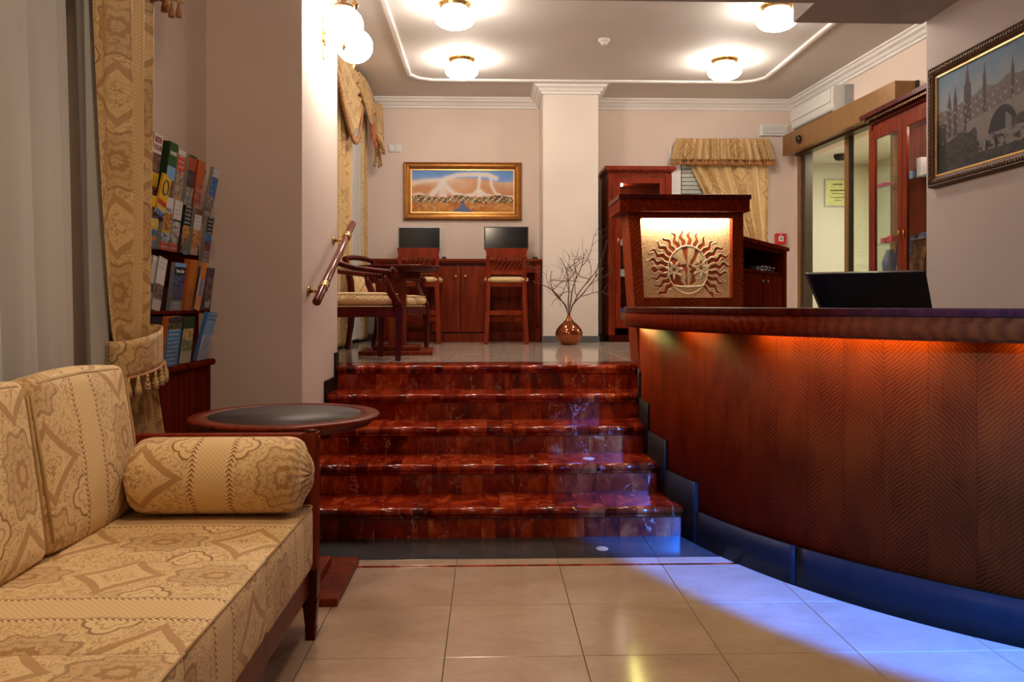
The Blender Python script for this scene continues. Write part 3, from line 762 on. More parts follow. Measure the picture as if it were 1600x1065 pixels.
MB().box(X0+0.135, X1-0.135, YF-0.010, YF-0.006, FU+0.26, 2.64).build('glass_pane', GLASS, df, off=Vector((0,0,0))+to)
MB().lathe([(0.004, -0.03), (0.008, -0.02), (0.004, -0.005), (0.009, 0), (0.004, 0.005), (0.008, 0.02), (0.004, 0.03)], (X0+0.105, YF-0.028, 1.98), 8).build('handle', BRASS, df, off=to)
for z in (1.57, 1.93, 2.30):
    MB().box(X0+0.035, X1-0.035, YF+0.04, YB-0.03, z, z+0.008).build('glass_shelf', glassmat('shelf_glass', (0.8,0.9,0.88), 0.5), tc, off=to)
MB().lathe([(0.03, 2.645), (0.03, 2.655)], (1.55, 9.42, 0), 12).build('spotlight', SPOT, tc, off=to)
light('showcase_light', 'POINT', (3.70, 6.5, 2.78), 7, (1.0, 0.82, 0.72), shadow_soft_size=0.03)
light('showcase_light', 'POINT', (1.55, 9.42, 2.60), 2.5, (1.0, 0.80, 0.68), shadow_soft_size=0.03)
# dressing for showcases
def carton(x, y, z, dx, dy, dz, c, label, cat='box', group='small goods in the showcases', rz=0.0):
    o = MB().box(-dx/2, dx/2, -dy/2, dy/2, 0, dz).build('carton', plain('carton_'+label[:12].replace(' ', '_'), c, 0.4), bevel=0.002)
    o.location = (x, y, z); o.rotation_euler[2] = rz; tag(o, label, cat, group); return o
carton(1.53, 9.30, 1.938, 0.07, 0.05, 0.07, (0.62,0.60,0.58), 'white small box at left of upper glass shelf in tall showcase')
carton(1.60, 9.32, 1.938, 0.05, 0.05, 0.09, (0.20,0.20,0.21), 'grey and black small box on upper glass shelf in tall showcase')
carton(1.54, 9.30, 1.578, 0.10, 0.06, 0.085, (0.66,0.66,0.64), 'white box on lower glass shelf in tall showcase')
carton(1.63, 9.31, 1.578, 0.06, 0.06, 0.10, (0.08,0.07,0.07), 'black box beside the white box in tall showcase')
for i, (c, l) in enumerate((((0.03,0.06,0.30), 'blue picture booklet leaning at bottom of tall showcase'), ((0.45,0.20,0.05), 'orange souvenir card leaning beside blue booklet in tall showcase'))):
    o = MB().box(-0.06, 0.06, -0.006, 0.006, 0, 0.19-0.04*i).build('booklet', plain('booklet_'+str(i), c, 0.4)); o.location = (1.56+0.05*i, 9.33-0.06*i, FU+0.32 if 0 else FU+0.20); o.rotation_euler = (R(-14), R(12*(1-2*i)), 0)
    o.location.z = FU+0.2; tag(o, l, 'booklet')
# long showcase on the right wall
YA, YBc = 5.97, 7.44; XF = 3.56
rcab = thing('glass_showcase', 'large mahogany wall showcase with glazed doors, right of sliding door', 'cabinet', (3.72, 6.7, FU))
ro = Vector((3.72, 6.7, FU))
def mid(y): return xr(y)-0.01
MB().box(XF+0.02, 3.86, YA, YA+0.03, FU, 2.92).box(XF+0.02, 3.84, YA+0.03, YBc-0.0, 2.84, 2.92).box(XF+0.02, 3.84, YA+0.03, YBc, FU, FU+0.5).box(3.84, 3.86, YA+0.03, 7.28, FU, 2.92).build('carcass', MAH, rcab, off=ro)
MB().box(XF+0.03, 3.85, YBc-0.012, YBc-0.006, FU+0.5, 2.84).build('side_glass', GLASS, rcab, off=ro)
MB().box(XF-0.0, XF+0.05, YBc-0.05, YBc, FU, 2.92).box(XF, XF+0.05, YA, YA+0.05, FU, 2.92).build('corner_post', MAH, rcab, off=ro, bevel=0.003)
b = MB(); 
for i, (o, h) in enumerate(((0.0, 0.03), (0.025, 0.03), (0.06, 0.045))): b.box(XF-o, 3.85, YA, YBc+o, 2.92+[0, .03, .06][i], 2.92+[0, .03, .06][i]+h)
b.build('crown', MAHD, rcab, off=ro, bevel=0.003)
b = MB()
for i in range(46): b.box(XF-0.045, XF-0.025, YA+0.02+i*0.032, YA+0.037+i*0.032, 2.948, 2.966)
stuff(b.build('dentils', OLD, rcab, off=ro))
for y0, y1, hy in ((6.825, 7.385, 6.86), (6.255, 6.82, 6.78), (6.02, 6.25, 6.06)):
    d = MB().box(XF-0.005, XF+0.02, y0, y0+0.075, FU+0.45, 2.86).box(XF-0.005, XF+0.02, y1-0.075, y1, FU+0.45, 2.86).box(XF-0.005, XF+0.02, y0+0.075, y1-0.075, 2.77, 2.86).box(XF-0.005, XF+0.02, y0+0.075, y1-0.075, FU+0.45, FU+0.53).build('door', MAH, rcab, off=ro, bevel=0.003)
    MB().box(XF+0.004, XF+0.008, y0+0.075, y1-0.075, FU+0.53, 2.77).build('glass_pane', GLASS, d, off=ro)
    MB().lathe([(0.003, -0.035), (0.008, -0.02), (0.004, -0.006), (0.009, 0), (0.004, 0.006), (0.008, 0.02), (0.003, 0.035)], (XF-0.014, hy, 1.86), 8).build('handle', BRASS, d, off=ro)
for z in (1.52, 1.80, 2.32): MB().box(XF+0.03, 3.84, YA+0.04, YBc-0.03, z, z+0.008).build('glass_shelf', bpy.data.materials['shelf_glass'], rcab, off=ro)
for y in (6.45, 7.1): MB().lathe([(0.028, 2.828), (0.028, 2.838)], (3.70, y, 0), 12).build('spotlight', SPOT, rcab, off=ro)
G2 = 'goods in the right wall showcase'
carton(3.62, 7.25, 2.328, 0.08, 0.12, 0.03, (0.45,0.02,0.08), 'flat red packet on upper shelf behind left door of wall showcase', group=G2)
carton(3.63, 6.83, 2.328, 0.06, 0.08, 0.07, (0.25,0.42,0.60), 'light blue box on upper shelf behind middle door of wall showcase', group=G2)
carton(3.68, 6.73, 2.328, 0.06, 0.07, 0.17, (0.75,0.73,0.72), 'tall white packet on upper shelf at right of wall showcase', group=G2)
carton(3.61, 7.22, 1.808, 0.06, 0.07, 0.05, (0.5,0.05,0.10), 'small crimson box on lower shelf of wall showcase', group=G2)
carton(3.61, 7.09, 1.808, 0.06, 0.09, 0.06, (0.62,0.05,0.03), 'bright red box on lower shelf of wall showcase', group=G2)
carton(3.70, 6.80, 1.808, 0.06, 0.20, 0.015, (0.6,0.6,0.6), 'white flat case on lower shelf behind middle door of wall showcase', group=G2)
o = MB().tube([(0, -0.13, 0), (0, -0.06, 0.035), (0, 0.04, 0.05), (0, 0.13, 0.03)], [0.02, 0.045, 0.05, 0.02], 10).build('carved_ornament', MAHD); o.location = (3.77, 6.92, 2.345); tag(o, 'dark lumpy carved ornament lying on upper shelf of wall showcase', 'ornament')
o = MB().lathe([(0.05, 0), (0.06, 0.02), (0.07, 0.10), (0.05, 0.16), (0.03, 0.20), (0.035, 0.22)], n=16).build('ceramic_figure', plain('blue_ceramic', (0.10,0.13,0.20), 0.3)); o.location = (3.62, 7.16, 1.528); tag(o, 'blue grey speckled ceramic jar at bottom of wall showcase', 'jar')
for i, (y, c, l, hh) in enumerate(((7.02, (0.05,0.10,0.22), 'dark blue picture book standing at bottom of wall showcase', 0.33), (6.80, (0.42,0.17,0.05), 'orange patterned picture book standing at bottom of wall showcase', 0.30), (6.93, (0.06,0.15,0.45), 'bright blue book behind orange book in wall showcase', 0.36))):
    t = NT('book_cover_'+str(i), 0.35); n_ = t.noise(t.n('ShaderNodeTexCoord').outputs['Object'], 22, 3); t.col(t.ramp(n_, [(0.35, tuple(x*0.25 for x in c)), (0.6, c), (0.75, (0.5,0.35,0.2))]))
    o = MB().box(-0.012, 0.012, -0.12, 0.12, 0, hh).build('picture_book', t.m); o.location = ((3.66, 3.67, 3.76)[i], y, 1.528); o.rotation_euler = (0, R(9), R(8-9*i)); tag(o, l, 'book')

# ================================================================ sliding door
sd = bpy.data.objects.new('door_1', None); C.objects.link(sd); sd['kind'] = 'structure'; sd.location = (3.8, 8.5, FU); so2 = sd.location
splay('jamb', BRONZE, 9.53, 9.60, FU, 3.06, -0.05, 0.06, sd, 0.003, so2); splay('jamb_channel', BRONZED, 9.43, 9.53, FU, 3.06, -0.03, 0.06, sd, 0, so2)
splay('jamb', BRONZE, 7.50, 7.58, FU, 3.06, -0.05, 0.14, sd, 0.003, so2)
leaf = MB().prism([(xr(8.50)-0.03, 8.50), (xr(8.50)+0.03, 8.50), (xr(8.42)+0.03, 8.42), (xr(8.42)-0.03, 8.42)], FU+0.01, 3.05).build('leaf_frame', BRONZE, sd, off=so2, bevel=0.003)
splay('leaf_seal', BLACK, 8.395, 8.42, FU+0.01, 3.05, -0.02, 0.02, sd, 0, so2)
splay('glass_pane', GLASSG, 7.58, 8.395, FU+0.02, 3.04, -0.004, 0.004, sd, 0, so2)
splay('floor_track', BRONZED, 7.58, 9.42, FU, FU+0.01, -0.02, 0.03, sd, 0, so2)
hd = thing('door_header', 'long bronze sliding door header box across the right wall', 'door header', (3.7, 8.4, 3.05)); ho = Vector((3.7, 8.4, 3.05))
splay('cover', BRONZE, 7.20, 9.62, 3.045, 3.285, -0.22, -0.001, hd, 0.004, ho)
splay('end_cap', BRONZED, 7.185, 7.20, 3.045, 3.285, -0.03, -0.001, hd, 0, ho)
splay('track', BRONZED, 7.6, 9.5, 3.02, 3.045, -0.12, -0.02, hd, 0, ho)
MB().tube([(xr(9.15)-0.222, 9.15, 3.15), (xr(9.15)-0.25, 9.15, 3.145), (xr(9.15)-0.262, 9.15, 3.14)], [0.05, 0.045, 0.02], 14).build('sensor', BLACK, hd, off=ho, label='black round motion sensor')
# air conditioner
acn = thing('air_conditioner', 'white wall air conditioner above the bronze door header', 'air conditioner', (3.7, 8.9, 3.3)); ao = Vector((3.7, 8.9, 3.3))
prof = [(0, 3.295), (-0.10, 3.287), (-0.17, 3.297), (-0.20, 3.33), (-0.215, 3.42), (-0.21, 3.53), (-0.19, 3.57), (0, 3.575)]
b = MB(); n = len(prof)
for y in (8.38, 9.40):
    for o_, z in prof: b.v.append(Vector((xr(y)+o_-0.001, y, z)))
for i in range(n): j = (i+1) % n; b.face([i, j, n+j, n+i])
b.face(list(range(n))[::-1]); b.face([n+i for i in range(n)])
b.build('housing', ACW, acn, off=ao, bevel=0.008)
b = MB().prism([(xr(9.38)-0.225, 9.38), (xr(9.38)-0.20, 9.38), (xr(8.42)-0.20, 8.42), (xr(8.42)-0.225, 8.42)], 3.40, 3.54); b.build('front_panel', ACW, acn, off=ao, bevel=0.004)
MB().prism([(xr(9.34)-0.205, 9.34), (xr(9.34)-0.10, 9.34), (xr(8.44)-0.10, 8.44), (xr(8.44)-0.205, 8.44)], 3.270, 3.305).build('air_outlet', BLACK, acn, off=ao)
splay('side_panel', ACG, 8.355, 8.38, 3.30, 3.57, -0.10, -0.001, acn, 0.003, ao)
# wall items
em = thing('emergency_light', 'white ribbed emergency light high on the back wall by the corner', 'light', (3.50, 9.8, 3.32))
MB().box(-0.175, 0.175, -0.05, -0.001, 0, 0.135).build('housing', WPLAST, em, bevel=0.006)
MB().box(-0.155, 0.155, -0.062, -0.05, 0.022, 0.11).build('diffuser', plain('diffuser', (0.62,0.62,0.60), 0.2), em, bevel=0.004)
for z in (0.045, 0.085): MB().box(-0.15, 0.15, -0.067, -0.062, z, z+0.008).build('rib', WPLAST, em)
MB().lathe([(0.004, 0), (0.004, 0.004)], (0.14, -0.066, 0.112), 8).build('indicator', plain('amber_led', (0.8,0.7,0.1), 0.3, emit=2), em)
fa = thing('fire_alarm', 'red fire alarm call point on the wall by the door frame', 'fire alarm', (3.58, 9.8, 1.99))
MB().box(-0.065, 0.065, -0.05, -0.001, 0, 0.135).build('housing', RED, fa, bevel=0.006)
MB().box(-0.032, 0.032, -0.054, -0.05, 0.035, 0.10).build('window', WPLAST, fa, bevel=0.002)
MB().tube([(0, -0.054, 0.067), (0, -0.060, 0.067)], 0.010, 12).build('button', BLACK, fa)
MB().box(-0.012, 0.012, -0.053, -0.05, 0.112, 0.122).build('lamp', WPLAST, fa)
sw = thing('wall_switch', 'double white switch plate near the window swag', 'switch', (-1.13, 9.8, 3.10))
for i in range(2):
    p_ = MB().box(-0.075+i*0.077, i*0.077-0.002, -0.018, -0.001, 0, 0.09).build('plate', WPLAST, sw, bevel=0.003)
    MB().box(-0.062+i*0.077, -0.015+i*0.077, -0.023, -0.018, 0.018, 0.07).build('rocker', WPLAST, p_, bevel=0.002)
sk = thing('smoke_detector', 'round white smoke detector on the ceiling', 'smoke detector', (1.09, 7.55, HC))
MB().lathe([(0.055, 0), (0.055, -0.015), (0.045, -0.03), (0.0001, -0.03)], n=20).build('base', WPLAST, sk)
MB().lathe([(0.034, -0.03), (0.032, -0.048), (0.02, -0.054), (0.0001, -0.054)], n=16).build('sensor_head', WHITE, sk)
ce = thing('framed_certificate', 'thin framed yellow certificate on the vestibule wall', 'certificate', (4.62, 10.55, 2.55)); 
MB().box(-0.17, -0.155, -0.02, -0.001, 0, 0.37).box(0.155, 0.17, -0.02, -0.001, 0, 0.37).box(-0.155, 0.155, -0.02, -0.001, 0, 0.015).box(-0.155, 0.155, -0.02, -0.001, 0.355, 0.37).build('frame', SILVER, ce)
MB().box(-0.155, 0.155, -0.008, -0.001, 0.015, 0.355).build('sheet', plain('yellow_paper', (0.70,0.72,0.28), 0.5), ce)
b = MB()
for i, (wd, z) in enumerate(((0.13, 0.29), (0.20, 0.21), (0.16, 0.17), (0.18, 0.12), (0.10, 0.08))): b.box(-wd/2+0.01, wd/2+0.01, -0.010, -0.008, z, z+(0.012 if i < 2 else 0.006))
stuff(b.build('text_lines', INKK, ce))
cm = thing('ceiling_sensor', 'black dome sensor under the vestibule ceiling', 'sensor', (4.38, 9.9, 3.12))
MB().lathe([(0.075, 0), (0.08, -0.03), (0.06, -0.07), (0.0001, -0.08)], n=18).build('dome', BLACK, cm)

# ================================================================ ceiling lamps
cl = thing('ceiling_lamp', '', 'ceiling lamp', (0, 0, HC), 0, 'opal ceiling lamps')
MB().lathe([(0.135, 0), (0.138, -0.012), (0.118, -0.022), (0.12, -0.034), (0.105, -0.042), (0.0001, -0.042)], n=36).build('brass_ring', BRASS, cl)
gp = [(0.098, -0.042), (0.10, -0.052), (0.135, -0.066)] + [(0.168*math.cos(a), -0.125-0.082*math.sin(a)) for a in [R(x) for x in (-38, -22, -8, 8, 24, 40, 56, 72, 84)]] + [(0.0001, -0.2085)]
MB().lathe(gp, n=36).build('glass_globe', OPAL, cl)
for i in range(3):
    a = i*2.094+0.5; MB().tube([(0.10*math.cos(a), 0.10*math.sin(a), -0.05), (0.118*math.cos(a), 0.118*math.sin(a), -0.05)], 0.005, 8).build('screw', BRASS, cl)
LAMPS = [(-0.28, 6.70, 'opal ceiling lamp nearest the wall sconce, left of the smoke detector'), (-0.27, 8.20, 'opal ceiling lamp above the desert landscape painting'),
         (2.41, 6.66, 'opal ceiling lamp touching the dark soffit at upper right'), (2.41, 8.15, 'opal ceiling lamp above the back window valance')]
for i, (x, y, l) in enumerate(LAMPS):
    if i == 0: cl.location = (x, y, HC); cl['label'] = l
    else: dup(cl, (x, y, HC), 0.7*i, l)

# ================================================================ sconce
scn = thing('wall_sconce', 'brass wall sconce with two glowing white globes on the stair side wall', 'wall lamp', (-1.08, 5.30, 2.99))
MB().tube([(0, 0, -0.10), (0, 0, 0.12)], 0.001, 4).tube([(0.001, 0, 0.0), (0.02, 0, 0.0), (0.03, 0, 0)], [0.055, 0.05, 0.02], 16).box(0, 0.012, -0.035, 0.035, -0.13, 0.13).build('wall_plate', BRASS, scn, bevel=0.003)
for sgn, lab in ((-1, 'near'), (1, 'far')):
    y = 0.205*sgn; X = 0.17
    MB().tube([(0.02, 0, 0.0), (0.05, y*0.25, -0.06), (0.08, y*0.55, -0.085), (X-0.02, y*0.9, -0.03), (X, y, 0.02), (X-0.005, y, 0.16)] , 0.008, 8).build('arm', BRASS, scn) if False else \
    MB().tube([(0.02, 0, 0.02), (0.05, y*0.3, 0.07), (0.07, y*0.6, 0.16), (X-0.05, y*0.9, 0.215), (X, y, 0.23), (X, y, 0.165)], 0.007, 8).build('arm', BRASS, scn)
    g = MB().lathe([(0.055, 0.108)]+[(0.124*math.cos(a), 0.118*math.sin(a)*0.98) for a in [R(k) for k in (58, 42, 26, 10, -6, -22, -38, -54, -70, -82)]]+[(0.0001, -0.115)], (X, y, 0.02), 28).build('glass_globe', OPALS, scn)
    MB().lathe([(0.0001, 0.20), (0.008, 0.20), (0.010, 0.17), (0.024, 0.155), (0.018, 0.14), (0.035, 0.135), (0.062, 0.12), (0.064, 0.100)], (X, y, 0.02), 24).build('gallery', OLD, scn)
    MB().lathe([(0.0001, 0.34), (0.012, 0.33), (0.006, 0.31), (0.018, 0.295), (0.030, 0.275), (0.018, 0.252), (0.008, 0.24), (0.016, 0.225), (0.007, 0.205)], (X, y, 0.02), 16).build('turned_stem', OLD, scn)
    MB().lathe([(0.012, -0.115), (0.018, -0.12), (0.008, -0.13), (0.016, -0.138), (0.006, -0.148), (0.011, -0.156), (0.0001, -0.165)], (X, y, 0.02), 12).build('finial', OLD, scn)

# ================================================================ handrail
RAILM = woodmat('rail_lacquer', (0.09,0.012,0.006), (0.17,0.025,0.012), 0.16, coat=0.0); RAILM.node_tree.nodes['Principled BSDF'].inputs['Specular IOR Level'].default_value = 0.4
hr = thing('handrail', 'sloping polished mahogany handrail with brass collars on the stair wall', 'handrail', (-1.0, 5.2, 1.5)); hro = Vector((-1.0, 5.2, 1.5))
pA, pB = Vector((-0.985, 4.64, 1.262)), Vector((-0.985, 5.88, 1.842)); dd = (pB-pA).normalized()
MB().tube([pA, pA+dd*0.01, pB-dd*0.01, pB], [0.018, 0.025, 0.025, 0.018], 16).build('rail', RAILM, hr, off=hro)
for f_ in (0.17, 0.80):
    p = pA.lerp(pB, f_)
    c_ = MB().tube([p-dd*0.035, p-dd*0.03, p-dd*0.02, p+dd*0.02, p+dd*0.03, p+dd*0.035], [0.026, 0.031, 0.027, 0.027, 0.031, 0.026], 18).build('collar', BRASS, hr, off=hro)
    MB().tube([(-1.079, p.y, p.z-0.03), (-1.068, p.y, p.z-0.03)], 0.03, 16).tube([(-1.07, p.y, p.z-0.03), (-1.03, p.y, p.z-0.03), (-1.005, p.y, p.z-0.02)], [0.012, 0.008, 0.008], 8).build('bracket', BRASS, hr, off=hro)

# ================================================================ pictures
def frame_mb(w, h, fw, d=0.05):
    b = MB(); out = [(-w/2, -h/2), (w/2, -h/2), (w/2, h/2), (-w/2, h/2)]
    prof = [(0, 0), (0, d*0.7), (fw*0.15, d), (fw*0.35, d*0.82), (fw*0.5, d*0.95), (fw*0.75, d*0.8), (fw*0.85, d*0.6), (fw, d*0.5), (fw, 0)]
    n = len(prof)
    for ins, dep in prof:
        for x, z in out: b.v.append(Vector((x-math.copysign(ins, x), -dep, z-math.copysign(ins, z))))
    for i in range(n-1):
        for k in range(4):
            l = (k+1) % 4; b.face([i*4+k, i*4+l, (i+1)*4+l, (i+1)*4+k])
    return b
def canvas(w, h, fn, nx, nz, M_):
    X, Z = np.meshgrid(np.linspace(0, 1, nx+1), np.linspace(0, 1, nz+1)); col = fn(X, Z)
    b = MB(); b.v = [Vector(((i/nx-0.5)*w, 0, (j/nz-0.5)*h)) for j in range(nz+1) for i in range(nx+1)]
    for j in range(nz):
        for i in range(nx):
            q = j*(nx+1)+i; b.face([q, q+1, q+nx+2, q+nx+1], [(0,0)]*4, False)
    return b, np.concatenate([col, np.ones((nz+1, nx+1, 1))], -1)
def fbm(X, Z, s, seed, octv=4):
    out = 0; amp = 1; tot = 0; rng = np.random.RandomState(seed)
    for o in range(octv):
        g = rng.rand(96, 96); x = (X*s) % 95; z = (Z*s) % 95; i = x.astype(int); j = z.astype(int); fx = x-i; fz = z-j
        fx = fx*fx*(3-2*fx); fz = fz*fz*(3-2*fz); i2 = (i+1) % 96; j2 = (j+1) % 96
        out = out+amp*((g[j, i]*(1-fx)+g[j, i2]*fx)*(1-fz)+(g[j2, i]*(1-fx)+g[j2, i2]*fx)*fz); tot += amp; amp *= 0.55; s *= 2.1
    return out/tot
def L3(a, b, t): return np.array(a)*(1-t[..., None])+np.array(b)*t[..., None]
def put(col, m, c, k=1.0):
    m = np.clip(m.astype(float)*k, 0, 1)[..., None]; return col*(1-m)+np.array(c)*m
def desert(X, Z):
    n = fbm(X, Z*0.45, 14, 5); n2 = fbm(X, Z*0.6, 40, 6)
    c = L3((0.32,0.46,0.74), (0.16,0.33,0.70), np.clip((Z-0.7)*3+0.6*n, 0, 1))
    crest = 0.72+0.05*np.sin(X*5+0.6)+0.10*np.exp(-((X-0.62)/0.22)**2)+0.05*(X > 0.8)*(X-0.8)*3
    dune = Z < crest
    shade = np.clip(0.5+0.9*(n-0.5)+0.35*np.sin(X*9+Z*7), 0, 1)
    d = L3((0.58,0.22,0.07), (0.80,0.62,0.46), np.clip((Z-0.42)*2.6*shade+0.15, 0, 1))
    c = np.where(dune[..., None], d, c)
    # white sweeping scarf forms: soft strokes along curves
    def stroke(pts, w0, w1, colr, k=0.9):
        nonlocal c
        best = np.zeros_like(X); P = np.array(pts, float); t_ = np.linspace(0, len(P)-1, 90)
        for q in t_:
            i0 = min(int(q), len(P)-2); f = q-i0; f = f*f*(3-2*f)*0.5+f*0.5; p = P[i0]*(1-f)+P[i0+1]*f; wq = w0+(w1-w0)*q/(len(P)-1)
            d2 = ((X-p[0])*2.3)**2+(Z-p[1])**2; best = np.maximum(best, np.exp(-d2/(wq*wq)))
        best = best*(0.75+0.5*n2); best = np.clip(best*1.5, 0, 1)*k*(Z > 0.37)
        c = c*(1-best[..., None])+np.array(colr)*best[..., None]
    Wc = (0.86,0.79,0.72)
    stroke([(0.33,0.78),(0.45,0.87),(0.62,0.89),(0.74,0.88),(0.82,0.80)], 0.05, 0.05, Wc)
    stroke([(0.02,0.68),(0.14,0.74),(0.28,0.76)], 0.05, 0.04, Wc, 0.7)
    stroke([(0.31,0.74),(0.27,0.58),(0.20,0.42)], 0.05, 0.06, Wc); stroke([(0.31,0.72),(0.36,0.55),(0.42,0.44),(0.52,0.385),(0.60,0.42),(0.65,0.52),(0.665,0.86)], 0.055, 0.03, Wc)
    stroke([(0.30,0.60),(0.31,0.42)], 0.05, 0.10, Wc, 0.8); stroke([(0.665,0.52),(0.665,0.42)], 0.03, 0.08, Wc)
    stroke([(0.66,0.52),(0.72,0.42),(0.84,0.39),(0.98,0.38)], 0.03, 0.02, Wc, 0.8); stroke([(0.77,0.84),(0.78,0.62),(0.82,0.45),(0.86,0.42)], 0.03, 0.03, Wc, 0.8)
    stroke([(0.02,0.39),(0.08,0.44),(0.14,0.39)], 0.04, 0.03, Wc, 0.7)
    # village
    vil = (Z > 0.22+0.03*n2) & (Z < 0.385+0.03*np.sin(X*17)); c = put(c, vil, (0.16,0.10,0.05)); c = put(c, vil & (n2 > 0.52), (0.42,0.26,0.13))
    cell = ((X*46).astype(int)*7+(Z*40).astype(int)*13) % 11
    c = put(c, vil & (cell < 3) & (((X*46) % 1) < 0.75) & (((Z*40) % 1) < 0.8), (0.78,0.66,0.50))
    fg = Z < 0.22+0.03*n2; c = np.where(fg[..., None], L3((0.40,0.12,0.02), (0.66,0.30,0.08), np.clip(n*1.6-0.3, 0, 1)), c)
    c = put(c, fg & (n2 > 0.60), (0.62,0.42,0.24), 0.6)
    riv = (np.abs(X-0.50) < 0.018+0.52*np.clip(0.18-Z, 0, 1)) & (Z < 0.25); c = put(c, riv, (0.10,0.17,0.34), 0.9)
    return c*0.95
def city(X, Z):
    n = fbm(X, Z, 9, 11); n2 = fbm(X, Z, 34, 12); n3 = fbm(X, Z, 70, 13)
    c = L3((0.46,0.44,0.40), (0.20,0.29,0.40), np.clip((Z-0.55)*2+0.5*n, 0, 1))
    hill = Z < 0.66+0.06*X+0.02*np.sin(X*30)-0.05*(X < 0.3); c = np.where(hill[..., None], L3((0.13,0.11,0.11), (0.30,0.25,0.22), n3), c)
    for (x0, w, z1, tip) in ((0.31, 0.035, 0.82, 0.98), (0.47, 0.015, 0.84, 0.93), (0.13, 0.02, 0.72, 0.80), (0.19, 0.02, 0.74, 0.84), (0.71, 0.012, 0.80, 0.88), (0.90, 0.02, 0.78, 0.99)):
        ww = np.where(Z < z1-0.03, w, 0.75*w*np.clip((tip-Z)/(tip-z1+0.03), 0, 1)); c = put(c, (np.abs(X-x0) < ww) & (Z > 0.35) & (Z < tip), (0.10,0.08,0.085))
    blk = ((X*58+0.4*np.floor(Z*30)).astype(int)*5+(Z*36).astype(int)*3) % 9
    zone = (Z > 0.40) & (Z < 0.64) & (X > 0.03)
    c = put(c, zone & (blk == 1), (0.42,0.38,0.35), 0.8); c = put(c, zone & (blk == 3), (0.36,0.20,0.12), 0.7); c = put(c, zone & (((X*60) % 1) < 0.3) & (((Z*50) % 1) < 0.5), (0.08,0.07,0.08), 0.6)
    br = (Z < 0.44+0.16*(X-0.35)) & (Z > 0.20+0.1*n) & (X > 0.30); c = put(c, br, (0.30,0.26,0.24), 0.85)
    for x0, r_ in ((0.63, 0.13),):
        q = np.sqrt(((X-x0)/r_)**2+((Z-0.20)/0.27)**2); c = put(c, (q < 1) & (Z > 0.18), (0.05,0.05,0.06)); c = put(c, (q < 0.75) & (X > x0+0.02) & (Z > 0.18), (0.26,0.26,0.26), 0.8)
    fg = Z < 0.28+0.12*n-0.1*(np.abs(X-0.55) < 0.15); c = np.where(fg[..., None], L3((0.03,0.03,0.035), (0.12,0.11,0.10), n2), c)
    c = put(c, (Z < 0.26) & (Z > 0.12) & (np.abs(X-0.62) < 0.2) & (n2 > 0.42), (0.30,0.27,0.24), 0.8)
    for x0 in (0.49, 0.57): c = put(c, (np.abs(X-x0) < 0.009) & (np.abs(Z-0.16) < 0.045), (0.02,0.02,0.02))
    tr = ((X > 0.84) & (Z < 0.45+0.1*n)) | (X < 0.10) & (Z < 0.5); c = put(c, tr & (n2 > 0.35), (0.04,0.04,0.045), 0.85)
    return c*0.72
CAN = colmat('oil_paint', 0.6, 0, 0.1)
def picture(name, label, loc, rz, w, h, fw, fn, nx, nz, GI=None):
    GI = GI or GILT
    p = thing(name, label, 'painting', loc, rz)
    f = frame_mb(w, h, fw).build('frame', GI, p)
    # repeated carved beads along the frame
    b = MB(); st_ = 0.028
    for s in range(int((w-fw)/st_)):
        for z in (-h/2+fw*0.45, h/2-fw*0.45): b.cbox((-w/2+fw*0.5+s*st_, -0.046, z), (st_*0.62, 0.012, fw*0.26), Matrix.Rotation(0.6*(1 if s % 2 else -1), 4, 'Y'))
    for s in range(int((h-fw)/st_)):
        for x in (-w/2+fw*0.45, w/2-fw*0.45): b.cbox((x, -0.046, -h/2+fw*0.5+s*st_), (fw*0.26, 0.012, st_*0.62), Matrix.Rotation(0.6*(1 if s % 2 else -1), 4, 'Y'))
    stuff(b.build('carved_beads', GI, p))
    w2, h2 = w-2*fw, h-2*fw; q = 0.012
    MB().box(-w2/2, w2/2, -0.028, -0.014, h2/2-q, h2/2).box(-w2/2, w2/2, -0.028, -0.014, -h2/2, -h2/2+q).box(-w2/2, -w2/2+q, -0.028, -0.014, -h2/2+q, h2/2-q).box(w2/2-q, w2/2, -0.028, -0.014, -h2/2+q, h2/2-q).build('slip', GILTL, p)
    b, col = canvas(w2, h2, fn, nx, nz, None)
    for v_ in b.v: v_.y = -0.015
    b.build('canvas', CAN, p, colors=('POINT', col)); return p
pw = at(815, 300, 9.76).x-at(631, 300, 9.76).x
picture('landscape_painting', 'gilt framed wide desert landscape painting above the two computer monitors', (at(723, 300, 9.8).x, 9.8, at(723, 299, 9.8).z), 0, pw, (344-254)*9.76/F, 0.085, desert, 260, 110)
picture('city_painting', 'large dark gilt framed painting of an old bridge and towers on the right wall', (3.26, 5.14, 2.535), R(90)*-1, 1.33, 0.87, 0.075, city, 230, 150, GILTD)

